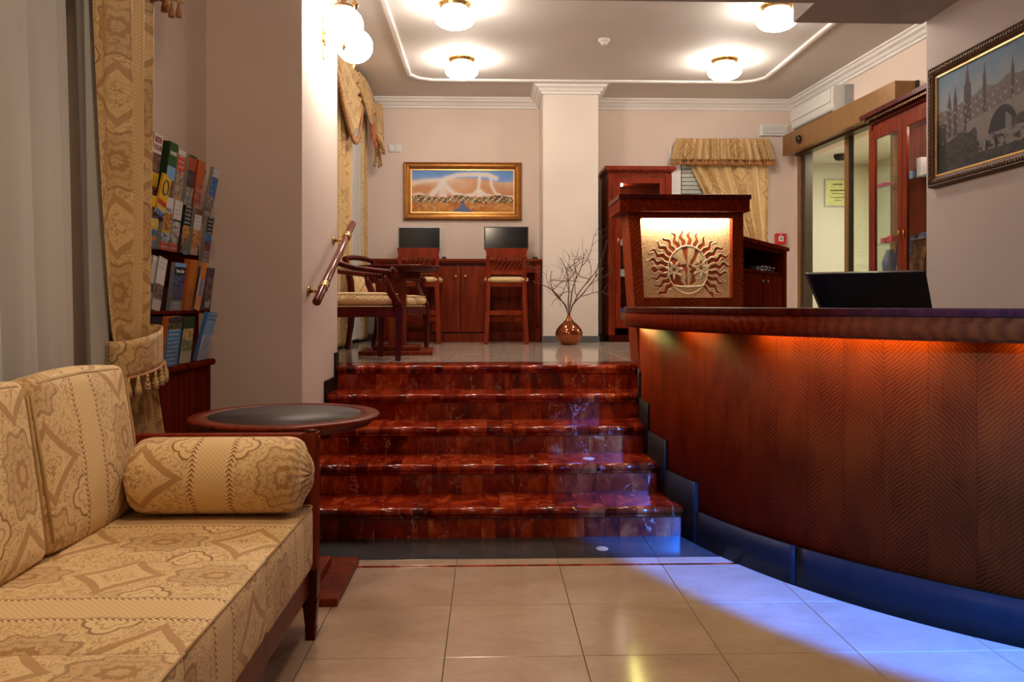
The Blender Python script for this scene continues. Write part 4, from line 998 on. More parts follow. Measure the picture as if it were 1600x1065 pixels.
# ================================================================ desk, monitors, stools
dx0, dx1, dy0, dy1 = -1.30, 0.61, 9.28, 9.76; DZ = FU
ds = thing('computer_desk', 'long high mahogany computer desk with two doors against the back wall', 'desk', ((dx0+dx1)/2, 9.5, DZ)); do = Vector(((dx0+dx1)/2, 9.5, DZ))
MB().box(dx0-0.04, dx1+0.03, dy0-0.05, dy1, DZ+0.925, DZ+0.955).box(dx0-0.02, dx1+0.015, dy0-0.03, dy1, DZ+0.905, DZ+0.925).build('desktop', MAHX, ds, off=do, bevel=0.004)
cxa, cxb = -0.66, 0.02
MB().box(cxa, cxb, dy0, dy1, DZ+0.11, DZ+0.905).build('carcass', MAHD, ds, off=do)
MB().box(cxa, cxb, dy0-0.012, dy1, DZ, DZ+0.10).build('plinth', MAH, ds, off=do, bevel=0.003)
for i in range(2):
    a = cxa+0.005+i*0.34; d = MB().box(a, a+0.332, dy0-0.02, dy0, DZ+0.115, DZ+0.87).build('door', MAH, ds, off=do, bevel=0.003)
    kx = a+(0.332-0.05 if i == 0 else 0.05)
    MB().tube([(kx, dy0-0.02, DZ+0.755), (kx, dy0-0.035, DZ+0.755), (kx, dy0-0.045, DZ+0.755), (kx, dy0-0.05, DZ+0.755)], [0.008, 0.010, 0.019, 0.012], 14).build('knob', BRASS, d, off=do)
for a, b_ in ((dx0+0.06, cxa), (cxb, dx1-0.08)):
    MB().box(a, b_, dy0+0.20, dy0+0.22, DZ+0.0, DZ+0.905).build('modesty_panel', MAH, ds, off=do)
    MB().box(a, b_, dy0, dy0+0.02, DZ+0.80, DZ+0.905).build('apron', MAH, ds, off=do)
    MB().box(a, b_, dy0+0.185, dy0+0.20, DZ, DZ+0.11).build('skirting', MAHR, ds, off=do)
    MB().box((a+b_)/2-0.012, (a+b_)/2+0.012, dy0+0.18, dy0+0.20, DZ+0.11, DZ+0.80).build('rail', MAHR, ds, off=do)
for a in (dx0, dx1-0.08):
    b = MB().box(a, a+0.08, dy0, dy1, DZ, DZ+0.905); b.build('end_panel', MAH, ds, off=do, bevel=0.003)
    MB().box(a+0.012, a+0.068, dy0-0.022, dy0, DZ, DZ+0.16).build('pedestal', MAHR, ds, off=do, bevel=0.004); p = MB().box(a+0.008, a+0.072, dy0-0.022, dy0, DZ+0.78, DZ+0.905).build('capital', MAHR, ds, off=do, bevel=0.004)
    MB().tube([(a+0.04, dy0-0.010, DZ+0.16), (a+0.04, dy0-0.010, DZ+0.22), (a+0.04, dy0-0.010, DZ+0.74), (a+0.04, dy0-0.010, DZ+0.78)], [0.016, 0.022, 0.024, 0.014], 12).build('column', MAHR, ds, off=do)
def pc_monitor(u0, u1, label, edge):
    Y = 9.50; a, b_ = at(u0, 370, Y), at(u1, 370, Y); z0 = at(u0, 390, Y).z; z1 = at(u0, 354, Y).z; c = (a.x+b_.x)/2; hw = (b_.x-a.x)/2
    m = thing('computer_monitor', label, 'monitor', (c, Y, DZ+0.955), 0, 'desk monitors'); hz = z0-(DZ+0.955); hh = z1-z0
    MB().box(-hw, hw, -0.012, 0.03, hz, hz+hh).build('housing', edge, m, bevel=0.004)
    MB().box(-hw+0.014, hw-0.014, -0.014, -0.012, hz+0.016, hz+hh-0.014).build('screen', SCREEN, m)
    MB().box(-0.025, 0.025, 0.0, 0.03, 0.015, hz+0.1).box(-0.11, 0.11, -0.06, 0.10, 0, 0.015).build('stand', BLACK, m, bevel=0.003)
pc_monitor(621.5, 689, 'silver edged flat monitor above the left bar stool', SILVER)
pc_monitor(756.5, 825.5, 'dark edged flat monitor above the right bar stool', BLACK)
for u, l in ((694, 'black computer mouse between the two monitors'), (836, 'black computer mouse at the right end of the desk')):
    p = at(u, 402, 9.40); mo2 = thing('computer_mouse', l, 'mouse', (p.x, 9.40, DZ+0.955), 0, 'computer mice on the desk')
    MB().lathe([(0.026, 0), (0.030, 0.012), (0.026, 0.028), (0.012, 0.037), (0.0001, 0.039)], n=16, sy=1.5).build('shell', BLACK, mo2)
    MB().tube([(-0.004, -0.03, 0.03), (0.004, -0.03, 0.03)], 0.006, 8).build('wheel', SILVER, mo2)
# bar stool, seat towards the desk (+y), back towards the camera
sl = thing('bar_stool', '', 'bar stool', (0, 0, 0), 0, 'bar stools at the computer desk')
sw_, sdp = 0.205, 0.19
for sx in (-1, 1):
    MB().tube([(sx*0.222, -0.235, 0), (sx*0.205, -0.20, 0.35), (sx*0.196, -0.19, 0.70), (sx*0.198, -0.215, 0.87), (sx*0.205, -0.235, 0.96)], [0.034, 0.033, 0.034, 0.030, 0.027], 4, smooth=False, up=(0, 1, 0)).build('leg', MAHR, sl, bevel=0.003)
    MB().tube([(sx*0.215, 0.22, 0), (sx*0.19, 0.19, 0.66)], [0.022, 0.028], 4, smooth=False, up=(0, 1, 0)).build('leg', MAHR, sl, bevel=0.003)
    MB().box(sx*0.205-0.012, sx*0.205+0.012, -0.19, 0.2, 0.40, 0.43).build('side_stretcher', MAHR, sl, bevel=0.002)
MB().box(-0.19, 0.19, -0.215, -0.195, 0.315, 0.365).build('stretcher', MAHR, sl, bevel=0.003)
MB().box(-0.19, 0.19, 0.195, 0.215, 0.235, 0.285).build('stretcher', MAHR, sl, bevel=0.003)
MB().box(-0.205, 0.205, -0.19, 0.205, 0.625, 0.675).build('seat_frame', MAHR, sl, bevel=0.003)
def pad(w, d, z0, z1, rnd=0.03, n=18):
    b = MB()
    def fn(u, v):
        a = u*2*PI; s = math.copysign(abs(math.cos(a))**0.28, math.cos(a)); t = math.copysign(abs(math.sin(a))**0.28, math.sin(a))
        ph = v*PI; r_ = (abs(math.sin(ph)))**0.35; z = (z0+z1)/2-math.copysign(abs(math.cos(ph))**0.75, math.cos(ph))*(z1-z0)/2
        return (s*w/2*r_, t*d/2*r_, z)
    return b.grid(fn, 32, 12, lambda u, v: (math.cos(u*2*PI)*w/2*min(1, math.sin(v*PI)*3)*1.0, math.sin(u*2*PI)*d/2+v*(z1-z0)))
pad(0.49, 0.45, 0.668, 0.742).build('seat_cushion', DAM, sl)
MB().prism([(-0.212, 0.935), (-0.232, 1.045), (0.232, 1.045), (0.212, 0.935)], -0.248, -0.226, 'y').build('top_rail', MAHR, sl, bevel=0.003)
MB().box(-0.19, 0.19, -0.222, -0.202, 0.755, 0.80).build('lower_rail', MAHR, sl, bevel=0.003)
for i in range(7):
    x = -0.155+i*0.052; a = Vector((x-0.055, -0.213, 0.80)); c_ = Vector((x+0.055, -0.232, 0.945))
    a.x = max(a.x, -0.185); c_.x = min(c_.x, 0.185)
    MB().tube([a, c_], 0.011, 4, smooth=False, flat=0.6).build('diagonal_slat', MAHR, sl)
p = at(655, 536.5, 8.87); q_ = at(791, 536.5, 8.87)
sl.location = (p.x, 9.02, FU); sl.rotation_euler[2] = 0; sl['label'] = 'mahogany bar stool in front of the silver edged monitor'
dup(sl, (q_.x, 9.02, FU), 0, 'mahogany bar stool in front of the dark edged monitor')

# ================================================================ round tables
def round_table(name, label, loc, r, h, leather, rz=0.0, base=0.56):
    t = thing(name, label, 'table', loc, rz)
    MB().lathe([(0.0001, h-0.05), (r*0.86, h-0.05), (r*0.90, h-0.045), (r*0.92, h-0.03), (r*0.98, h-0.02), (r, h-0.008), (r*0.985, h), (r*0.80 if leather else 0.0001, h)] + ([(r*0.80, h-0.002), (0.0001, h-0.002)] if leather else []), n=72).build('tabletop', MAH if leather else MAHD, t)
    if leather: MB().lathe([(r*0.797, h-0.0015), (r*0.797, h+0.0005), (0.0001, h+0.0005)], n=64).build('leather_inlay', LEATH, t)
    MB().box(-0.075, 0.075, -0.075, 0.075, 0.07, h-0.05).box(-0.20, 0.20, -0.03, 0.03, h-0.11, h-0.05).box(-0.03, 0.03, -0.20, 0.20, h-0.11, h-0.05).build('pedestal', MAH, t, bevel=0.006)
    MB().box(-base/2, base/2, -base/2, base/2, 0, 0.035).build('base', MAH, t, bevel=0.004)
    MB().box(-base/2+0.11, base/2-0.11, -base/2+0.11, base/2-0.11, 0.035, 0.075).build('base_step', MAHR if leather else MAH, t, bevel=0.008)
    return t
tA = at(443, 650, 3.62)
round_table('round_side_table', 'round mahogany side table with dark leather top behind the sofa', (-0.905, 3.63, 0), 0.415, 0.762, True)
round_table('round_lounge_table', 'small round mahogany table beside the armchairs on upper floor', (at(622, 416, 7.15).x, 7.12, FU), 0.385, 0.765, False, 0.05, 0.62)

# ================================================================ armchairs
ac = thing('armchair', '', 'armchair', (0, 0, 0), 0, 'scroll armed chairs at the round lounge table')
# faces +x in local space; width along y
for sy in (-1, 1):
    y = sy*0.265
    MB().tube([(0.26, y, 0), (0.262, y, 0.20), (0.262, y, 0.36), (0.262, y, 0.41)], [0.026, 0.034, 0.042, 0.044], 4, smooth=False, up=(0, 1, 0)).build('leg', MAHD, ac, bevel=0.003)
    MB().tube([(-0.33, y*0.93, 0), (-0.285, y*0.95, 0.22), (-0.27, y*0.96, 0.42), (-0.285, y*0.96, 0.65), (-0.34, y*0.96, 0.87)], [0.024, 0.031, 0.038, 0.034, 0.028], 4, smooth=False, up=(0, 1, 0)).build('leg', MAHD, ac, bevel=0.003)
    # arm: from back post sweeping down then to the scroll
    arm = MB().tube([(-0.30, y*1.0, 0.80), (-0.20, y*1.03, 0.735), (-0.08, y*1.06, 0.70), (0.06, y*1.07, 0.685), (0.16, y*1.07, 0.675), (0.20, y*1.07, 0.672)], [0.028, 0.029, 0.030, 0.030, 0.032, 0.034], 8, flat=0.75).build('arm', MAHD, ac)
    sp = []
    for k in range(15):
        a = k*0.52; r_ = 0.048-0.0028*k; sp.append((0.195+r_*math.sin(a)*0.95, y*1.07, 0.652+r_*math.cos(a)))
    MB().tube(sp, [0.016-0.0006*k for k in range(15)], 8, flat=1.5).tube([(0.195, y*1.07-0.026, 0.652), (0.195, y*1.07+0.026, 0.652)], 0.014, 10).build('scroll', MAHD, arm)
    MB().tube([(0.155, y*1.06, 0.665), (0.165, y*1.06, 0.60), (0.20, y*1.04, 0.52), (0.245, y*1.01, 0.45), (0.262, y, 0.40)], [0.024, 0.026, 0.027, 0.032, 0.038], 8, flat=1.1).build('arm_support', MAHD, ac)
MB().box(-0.27, 0.28, -0.275, 0.275, 0.335, 0.405).build('seat_rail', MAHD, ac, bevel=0.004)
pad(0.56, 0.56, 0.405, 0.425).build('seat_base', PIPE, ac)
cu = pad(0.57, 0.575, 0.415, 0.525).build('seat_cushion', DAM, ac)
def ring(w, d, z, r=0.004):
    pts = []
    for k in range(41):
        a = k*2*PI/40; pts.append((math.copysign(abs(math.cos(a))**0.28, math.cos(a))*w/2, math.copysign(abs(math.sin(a))**0.28, math.sin(a))*d/2, z))
    return pts
MB().tube(ring(0.555, 0.56, 0.508), 0.005, 6, caps=False).build('piping', PIPE, cu)
MB().tube([(-0.345, -0.27, 0.865), (-0.352, -0.14, 0.885), (-0.355, 0, 0.89), (-0.352, 0.14, 0.885), (-0.345, 0.27, 0.865)], 0.028, 8, flat=0.9, up=(0,0,1)).build('top_rail', MAHD, ac)
MB().tube([(-0.305, -0.25, 0.78), (-0.315, 0, 0.77), (-0.305, 0.25, 0.78)], 0.013, 8).tube([(-0.28, -0.25, 0.53), (-0.285, 0, 0.53), (-0.28, 0.25, 0.53)], 0.013, 8).build('back_rail', MAHD, ac)
MB().grid(lambda u, v: (-0.285-0.035*v+0.022*math.sin(PI*u)**0.5*math.sin(PI*v)**0.5, (u-0.5)*0.47, 0.54+0.23*v), 14, 10, lambda u, v: (u*0.47, v*0.23)).box(-0.315, -0.30, -0.23, 0.23, 0.54, 0.76).build('back_pad', DAM, ac)
ac.location = (-1.03, 6.31, FU); ac.rotation_euler[2] = R(22); ac['label'] = 'armchair nearest the stairs, seen from the side by the wall edge'
dup(ac, (-0.955, 7.86, FU), R(-22), 'armchair behind the round lounge table with striped back pad by the curtain')

# ================================================================ vase with twigs
vs = thing('copper_vase', 'squat copper vase with curly bare twigs before the white pillar', 'vase', (at(889, 537, 8.6).x, 8.6, FU))
MB().lathe([(0.0001, 0.0), (0.075, 0.0), (0.085, 0.008), (0.125, 0.05), (0.145, 0.10), (0.146, 0.13), (0.132, 0.17), (0.095, 0.215), (0.055, 0.25), (0.030, 0.28), (0.018, 0.31), (0.014, 0.335), (0.017, 0.345), (0.012, 0.345), (0.010, 0.30)], n=40).build('vase_body', COPPER, vs)
rnd = random.Random(21)
def twig(b, p, d, L, r, depth, curl=0.55):
    pts = [Vector(p)]; d = Vector(d).normalized(); n = 9
    ax = Vector((rnd.uniform(-1, 1), rnd.uniform(-1, 1), rnd.uniform(-1, 1)))
    for i in range(n):
        if i % 3 == 0: ax = Vector((rnd.uniform(-1, 1), rnd.uniform(-0.6, 0.6), rnd.uniform(-1, 1)))
        d = (d+ax*curl*0.42+Vector((0, 0, 0.05))).normalized(); d.y *= 0.72
        q = pts[-1]+d*L/n; q.y = max(-0.25, min(0.34, q.y)); q.z = max(q.z, 0.42); pts.append(q)
    b.tube(pts, [r*(1-0.6*i/n) for i in range(n+1)], 5)
    if depth:
        for i in (3, 5, 7):
            if rnd.random() < 0.88:
                dd_ = (pts[i+1]-pts[i]).normalized(); s = Vector((rnd.uniform(-1, 1)*1.2, rnd.uniform(-0.7, 0.7), rnd.uniform(-0.4, 0.7)))
                twig(b, pts[i], dd_*0.5+s, L*rnd.uniform(0.5, 0.75), r*0.55, depth-1, 0.7)
for (dx, dz, L) in ((0.22, 1.0, 0.66), (-0.22, 1.0, 0.60), (1.0, 0.75, 0.52), (-1.0, 0.85, 0.52), (0.5, 1.1, 0.6), (-0.55, 0.9, 0.5)):
    b = MB(); twig(b, (0, 0, 0.30), (dx, 0, dz), L, 0.0082, 2); b.v = [v if v.z > 0.345 else Vector((v.x*0.25, v.y*0.25, v.z)) for v in b.v]; b.build('twig', TWIG, vs)

# ================================================================ curtains
def cloth(name, mat_, parent, path, z0, z1, folds, amp, nrm, off, nv=50, nu=140, ulen=None, thick=0.003, uo=0.0, flare=None, seed=0, sag=None):
    """path(v)->(start, end) xy Vectors at height fraction v (1 = top)"""
    rg = random.Random(seed); ph = [rg.uniform(0, 6) for _ in range(3)]
    def fn(u, v):
        a, b_ = path(v); p = a.lerp(b_, u)
        k = amp(v) if callable(amp) else amp
        w_ = math.sin(u*folds*2*PI+ph[0]+0.5*math.sin(3*v+ph[1]))+0.35*math.sin(u*folds*4.3*PI+ph[2]+v)
        q = p+nrm*k*w_; z = z0+(z1-z0)*v
        if sag: z += sag(u, v)
        return (q.x, q.y, z)
    return MB().grid(fn, nu, nv, lambda u, v: (uo+u*ulen, z0+(z1-z0)*v)).build(name, mat_, parent, off=off, solid=thick)
def V2(x, y): return Vector((x, y, 0))
def tassels(b, pts, L=0.05, r=0.011):
    for p in pts:
        b.lathe([(0.003, 0.012), (r*0.55, 0.0), (r*0.45, -0.006), (r, -L*0.55), (r*1.15, -L), (0.0001, -L)], p, 7)
    return b
# lower left window: sheers, drape with tie-back, valance corner
sA = thing('sheer_curtain', 'pale grey sheer curtain at the far left, nearest the camera', 'curtain', (-1.62, 2.2, 0.1), 0, 'sheers of the lower window')
cloth('sheer_panel', SHEER, sA, lambda v: (V2(-1.57, 1.35), V2(-1.57, 3.01+0.15*(1-v))), 0.08, 3.05, 9, 0.028, Vector((1, 0, 0)), Vector((-1.62, 2.2, 0.1)), ulen=3.2, nu=200, thick=0, seed=2)
sB = thing('sheer_curtain', 'grey sheer curtain panel next to the gold drape, right of dark gap', 'curtain', (-1.62, 3.2, 0.1), 0, 'sheers of the lower window')
cloth('sheer_panel', SHEER, sB, lambda v: (V2(-1.545, 3.05+0.16*(1-v)), V2(-1.545, 3.40+0.25*(1-v))), 0.08, 3.05, 3.2, 0.03, Vector((1, 0, 0)), Vector((-1.62, 3.2, 0.1)), ulen=1.6, nu=90, thick=0, seed=7)
dp = thing('gold_drape', 'gold damask drape tied back beside the brochure rack', 'curtain', (-1.46, 3.35, 0.1)); dpo = Vector((-1.46, 3.35, 0.1))
def dpath(v):
    z = 0.08+v*2.97
    if z > 1.10: t_ = (z-1.10)/1.95; y0 = 3.24-0.13*t_**0.6; y1 = 3.54-0.02*t_
    else: t_ = (1.10-z)/1.10; y0 = 3.24+0.20*min(1, t_*1.5); y1 = 3.54+0.22*min(1, t_*1.6)
    return V2(-1.47, y0), V2(-1.47, y1)
cloth('drape_panel', DAMC, dp, dpath, 0.08, 3.05, 3.3, lambda v: 0.020+0.022*abs((0.08+v*2.97)-1.1)**0.5, Vector((1, 0.25, 0)), dpo, nu=110, nv=90, ulen=0.85, seed=5, uo=0.12)
b = MB(); nb = 26
b.grid(lambda u, v: (-1.468+0.088*math.cos(u*2*PI), 3.39+0.178*math.sin(u*2*PI), 0.985+0.15*v+0.03*math.sin(u*2*PI)), 40, 6, lambda u, v: (u*0.75+0.02, v*0.15)).build('tie_back', DAMC, dp, off=dpo, solid=0.006)
b = MB().tube([(-1.468+0.094*math.cos(a), 3.39+0.185*math.sin(a), 0.985+0.03*math.sin(a)) for a in [k*2*PI/30 for k in range(31)]], 0.007, 6, caps=False)
b.build('tie_cord', FRINGE, dp, off=dpo)
b = tassels(MB(), [(-1.468+0.10*math.cos(a), 3.39+0.19*math.sin(a), 0.975+0.03*math.sin(a)) for a in [R(k) for k in range(-130, 140, 17)]], 0.065, 0.014); stuff(b.build('tassels', DAMC, dp, off=dpo))
va = thing('window_valance', 'corner of a dark fringed valance at the top left edge of view', 'valance', (-1.42, 3.2, 2.6)); vao = Vector((-1.42, 3.2, 2.6))
cloth('valance_panel', DAMC, va, lambda v: (V2(-1.41, 2.55), V2(-1.41, 3.66)), 2.60, 3.2, 6, 0.03, Vector((1, 0, 0)), vao, ulen=1.6, nv=12, seed=3)
b = tassels(MB(), [(-1.40+0.02*math.sin(k), 2.6+k*0.033, 2.595-0.012*(k % 2)) for k in range(33)], 0.055, 0.013); stuff(b.build('fringe', FRINGE, va, off=vao))
# upper left window
X_ = -1.43
uA = thing('gold_drape', 'gold damask drape beside the stair wall, lit by the sconce', 'curtain', (X_, 7.7, FU)); uo_ = Vector((X_, 7.7, FU))
cloth('drape_panel', DAMC, uA, lambda v: (V2(X_, 7.2), V2(X_, 8.30+0.05*v)), FU+0.03, 3.5, 5, 0.03, Vector((1, 0, 0)), uo_, ulen=1.5, seed=11)
uB = thing('gold_drape', 'narrow gold damask drape in the corner by the desk end', 'curtain', (X_-0.03, 9.3, FU)); ub_ = Vector((X_-0.03, 9.3, FU))
cloth('drape_panel', DAMC, uB, lambda v: (V2(X_-0.03, 9.10), V2(X_-0.03, 9.62)), FU+0.03, 3.5, 4, 0.022, Vector((1, 0, 0)), ub_, ulen=0.9, seed=12)
uC = thing('sheer_curtain', 'pale grey sheer curtain between the two gold drapes on upper floor', 'curtain', (X_-0.06, 8.6, FU))
cloth('sheer_panel', SHEER, uC, lambda v: (V2(X_-0.035, 7.6), V2(X_-0.035, 9.3)), FU+0.05, 3.5, 9, 0.02, Vector((1, 0, 0)), Vector((X_-0.06, 8.6, FU)), ulen=2.2, nu=150, thick=0, seed=13)
uv_ = thing('swag_valance', 'draped gold swag valance with fringe over the upper window', 'valance', (-1.35, 8.4, 3.2)); uvo = Vector((-1.35, 8.4, 3.2))
def swag(y0, y1, ztop, drop, x, bulge, name='swag'):
    b = MB()
    def fn(u, v):
        # v 0 top .. 1 bottom; catenary folds
        y = y0+(y1-y0)*u; s = math.sin(PI*u)
        z = ztop-drop*v*(0.35+0.65*s)-0.03*math.sin(v*18)*s*0.35
        return (x+bulge*(0.4+0.6*s)*(0.6+0.4*v)+0.018*math.sin(v*24+1.5*math.cos(PI*u)), y, z)
    return b.grid(fn, 40, 60, lambda u, v: (u*(y1-y0)*1.2, v*drop*1.6)).build(name, DAMC, uv_, off=uvo, solid=0.004)
swag(7.2, 8.75, 3.70, 0.80, -1.40, 0.06); swag(8.5, 9.66, 3.70, 0.42, -1.40, 0.10)
pts = []
for k in range(46):
    u = k/45; s = math.sin(PI*u); pts.append((-1.40+0.06*(0.4+0.6*s)+0.02, 7.2+1.55*u, 3.70-0.80*(0.35+0.65*s)))
stuff(tassels(MB(), pts, 0.06, 0.013).build('fringe', FRINGE, uv_, off=uvo))
# cascading tail by the corner
b = MB()
def tail(u, v):
    z1 = 3.62; L = 0.32+0.36*u
    return (-1.36+0.10*math.sin(u*3.0)+0.025*math.sin(u*16)*(0.3+v), 9.46+0.20*u+0.015*math.cos(u*16), z1-L*v-0.04*math.sin(u*16)*v)
b.grid(tail, 40, 24, lambda u, v: (u*0.5, v*0.6)).build('cascade_tail', DAMC, uv_, off=uvo, solid=0.004)
b = MB().grid(lambda u, v: (-1.38+0.07*u+0.02*math.sin(u*13), 9.44+0.05*u, 3.5-0.42*v*(0.6+0.4*u)), 14, 10).build('lining', TERRA, uv_, off=uvo, solid=0.003)
stuff(tassels(MB(), [tail(k/14, 1.0) for k in range(15)], 0.05, 0.012).build('tail_fringe', FRINGE, uv_, off=uvo))
# back wall window with valance
w3 = bpy.data.objects.new('window_3', None); C.objects.link(w3); w3['kind'] = 'structure'; w3.location = (2.9, 9.78, 1.7); wo3 = w3.location
MB().box(2.20, 2.35, 9.765, 9.799, 1.75, 3.15).box(3.30, 3.38, 9.765, 9.799, 1.75, 3.15).box(2.35, 3.30, 9.765, 9.799, 3.07, 3.15).box(2.35, 3.30, 9.765, 9.799, 1.75, 1.85).build('window_frame', WHITE, w3, off=wo3, bevel=0.004)
MB().box(2.35, 3.30, 9.785, 9.799, 1.85, 3.07).build('pane', NIGHT, w3, off=wo3)
for i in range(22): MB().box(2.36, 3.29, 9.770, 9.782, 1.86+i*0.05, 1.902+i*0.05).build('blind_slat', plain('blind_paint', (0.50,0.52,0.45), 0.5) if i == 0 else bpy.data.materials['blind_paint'], w3, off=wo3)
bv = thing('gold_drape', 'gold damask drape pulled aside below the pleated valance on the back wall', 'curtain', (3.1, 9.72, 2)); bvo = Vector((3.1, 9.72, 2))
def bp(v):
    z = 1.55+1.58*v; t_ = max(0, (z-1.95)/1.18)
    return Vector((3.02-0.66*t_**0.85, 9.71, 0)), Vector((3.40, 9.71, 0))
cloth('drape_panel', DAMC, bv, bp, 1.55, 3.13, 5.5, lambda v: 0.022, Vector((0, 1, 0)), bvo, ulen=1.15, nu=150, seed=21)
bl = thing('pleated_valance', 'pleated gold valance with tasselled edge over the back window', 'valance', (2.83, 9.7, 3)); blo = Vector((2.83, 9.7, 3))
def vp(v): k = 0.07*(1-v); return Vector((2.27-k, 9.67-0.02*(1-v), 0)), Vector((3.40+k, 9.67-0.02*(1-v), 0))
cloth('valance_panel', DAMC, bl, vp, 3.00, 3.265, 14, lambda v: 0.012+0.026*(1-v), Vector((0, 1, 0)), blo, ulen=1.9, nu=260, nv=14, seed=22)
MB().tube([(2.20+1.27*k/80, 9.645+0.02*math.sin(k*0.9), 3.0) for k in range(81)], 0.008, 6).build('braid', FRINGE, bl, off=blo)
stuff(tassels(MB(), [(2.205+1.26*k/52, 9.645+0.02*math.sin(k*1.4), 2.992) for k in range(53)], 0.055, 0.014).build('fringe', FRINGE, bl, off=blo))

# ================================================================ brochure rack
rk = thing('brochure_rack', 'wall mounted mahogany brochure rack over a low cabinet, behind the drape', 'brochure rack', (-1.6, 4.0, 0)); rko = Vector((-1.6, 4.0, 0))
RY0, RY1 = 3.56, 4.50
MB().box(-1.628, -1.60, RY0, RY1, 0.955, 1.99).build('back_panel', MAHM, rk, off=rko, bevel=0.002)
MB().box(-1.628, -1.532, RY0, RY1-0.01, 0.0, 0.92).build('cabinet_body', MAHM, rk, off=rko, bevel=0.002)
MB().box(-1.628, -1.505, RY0, RY1+0.005, 0.92, 0.955).build('ledge', MAHM, rk, off=rko, bevel=0.015, seg=4)
MB().box(-1.60, -1.52, RY0, RY1-0.05, 1.205, 1.222).build('shelf', MAHM, rk, off=rko, bevel=0.003)
ACR = glassmat('acrylic', (0.95,0.95,0.95), 0.01, 0.1, 1.1)
for zb in (1.505, 1.70):
    MB().box(-1.60, -1.512, RY0, RY1, zb, zb+0.005).box(-1.515, -1.512, RY0, RY1, zb+0.005, zb+0.10).build('pocket', ACR, rk, off=rko)
for zb in (1.222, 0.956): MB().box(-1.513, -1.510, RY0, RY1-0.05, zb, zb+0.11).build('pocket', ACR, rk, off=rko)
K = (0.02,0.02,0.02); Wt = (0.70,0.68,0.65); Gr = (0.04,0.10,0.03); Rd = (0.55,0.06,0.02); Or = (0.62,0.22,0.03); Ye = (0.75,0.48,0.02); Bl = (0.05,0.20,0.55); Sk = (0.22,0.42,0.72); Br = (0.18,0.07,0.03); Gy = (0.25,0.23,0.21)
def brochure(y, z, bands, label, w=0.098, h=0.30, roll=0, yaw=0, lean=7, x=-1.556, d=0.02, name='brochure', grp='brochures in the wall rack', side=(0.3,0.27,0.24), txt=None):
    nx, nz = 8, 24; b = MB(); rg = np.random.RandomState(abs(hash_(label)) % 9999); cols = []
    hh = h/2
    for j in range(nz+1):
        for i in range(nx+1): b.v.append(Vector((d, -w/2+w*i/nx, h*j/nz)))
    base = (nx+1)*(nz+1)
    for j in range(nz):
        f_ = 1-(j+0.5)/nz
        for i in range(nx):
            q = j*(nx+1)+i; b.face([q, q+1, q+nx+2, q+nx+1], [(0,0)]*4)
            c = Gy
            for (a0, a1, cc, typ) in bands:
                if a0 <= f_ < a1:
                    c = cc
                    if typ == 'p': c = tuple(np.clip(np.array(cc)*rg.uniform(0.25, 1.5)+rg.uniform(-0.01, 0.08, 3), 0, 1))
                    if typ == 't' and 1 <= i <= 6 and j % 2: c = tuple(0.4*np.array(cc)+0.6*np.array(rg.uniform(0.3, 0.6)))
                    if typ == 'm' and not 1 <= i <= 6: c = Wt
            cols += [(*c, 1)]*4
    B = MB().box(0, d-0.0005, -w/2, w/2, 0, h)
    for v_ in B.v: b.v.append(v_)
    for f in B.f: b.face([i+base for i in f], [(0,0)]*4); cols += [(*side, 1)]*4
    o = b.build(name, PRINT, colors=('CORNER', np.array(cols)))
    o.location = (x, y, z); o.rotation_euler = (R(roll), R(lean), R(yaw)); tag(o, label, 'brochure', grp)
    if txt:
        for (s_, sz, fz, mt) in txt:
            Mt = Matrix.Translation((d+0.001, 0, h*fz)) @ Matrix.Rotation(R(90), 4, 'Z') @ Matrix.Rotation(R(90), 4, 'X')
            text(s_, sz, Mt, mt, o, 0.0004, bold=0.0008)
    return o
def hash_(s):
    v = 7
    for ch in s: v = (v*31+ord(ch)) % 1000003
    return v
yr = lambda i: 3.715+i*0.143
z1_ = 1.712
brochure(yr(0), z1_+0.02, [(0,.30,Wt,''),(.30,.58,Br,'p'),(.58,.78,Ye,''),(.78,1,Br,'p')], 'white headed beer tour leaflet with red letters, top row left', txt=[('BEER', 0.036, 0.91, INKR), ('TOUR', 0.034, 0.79, INKR)])
brochure(yr(1), z1_+0.01, [(0,.38,Gr,''),(.38,.60,Sk,''),(.60,.85,Br,'p'),(.85,1,Gy,'p')], 'dark green cruises leaflet in the top row', d=0.035, side=(0.02,0.04,0.015), txt=[('CRUISES', 0.021, 0.83, INKW)])
brochure(yr(2), z1_, [(0,.07,Wt,''),(.07,.33,(0.62,0.08,0.02),'t'),(.33,.75,(0.36,0.26,0.18),'p'),(.75,.88,(0.62,0.35,0.16),''),(.88,1,Gy,'p')], 'leaflet with bright red band over a tower photo, top row')
brochure(yr(3), z1_, [(0,.06,Gr,''),(.06,.25,(0.45,0.08,0.03),''),(.25,.55,(0.06,0.03,0.03),'p'),(.55,.9,(0.32,0.30,0.26),'p'),(.9,1,(0.45,0.38,0.25),'')], 'leaflet with brick red head and dark photo, top row')
brochure(yr(4)-0.02, z1_-0.005, [(0,.4,(0.52,0.13,0.04),''),(.4,.75,(0.45,0.12,0.07),'p'),(.75,1,(0.55,0.28,0.20),'p')], 'salmon folded leaflet in the top row', side=(0.35,0.05,0.02))
brochure(yr(4)+0.015, z1_+0.17, [(0,1,(0.55,0.20,0.09),'')], 'orange leaflet tipping right out of the top row', h=0.13, roll=-30, x=-1.545, d=0.006)
brochure(yr(5), z1_-0.01, [(0,.16,Wt,'t'),(.16,.5,(0.06,0.18,0.50),'p'),(.5,.8,(0.34,0.30,0.28),'p'),(.8,1,(0.5,0.44,0.42),'')], 'white and blue city leaflet at right end of top row', lean=12)
z2_ = 1.512
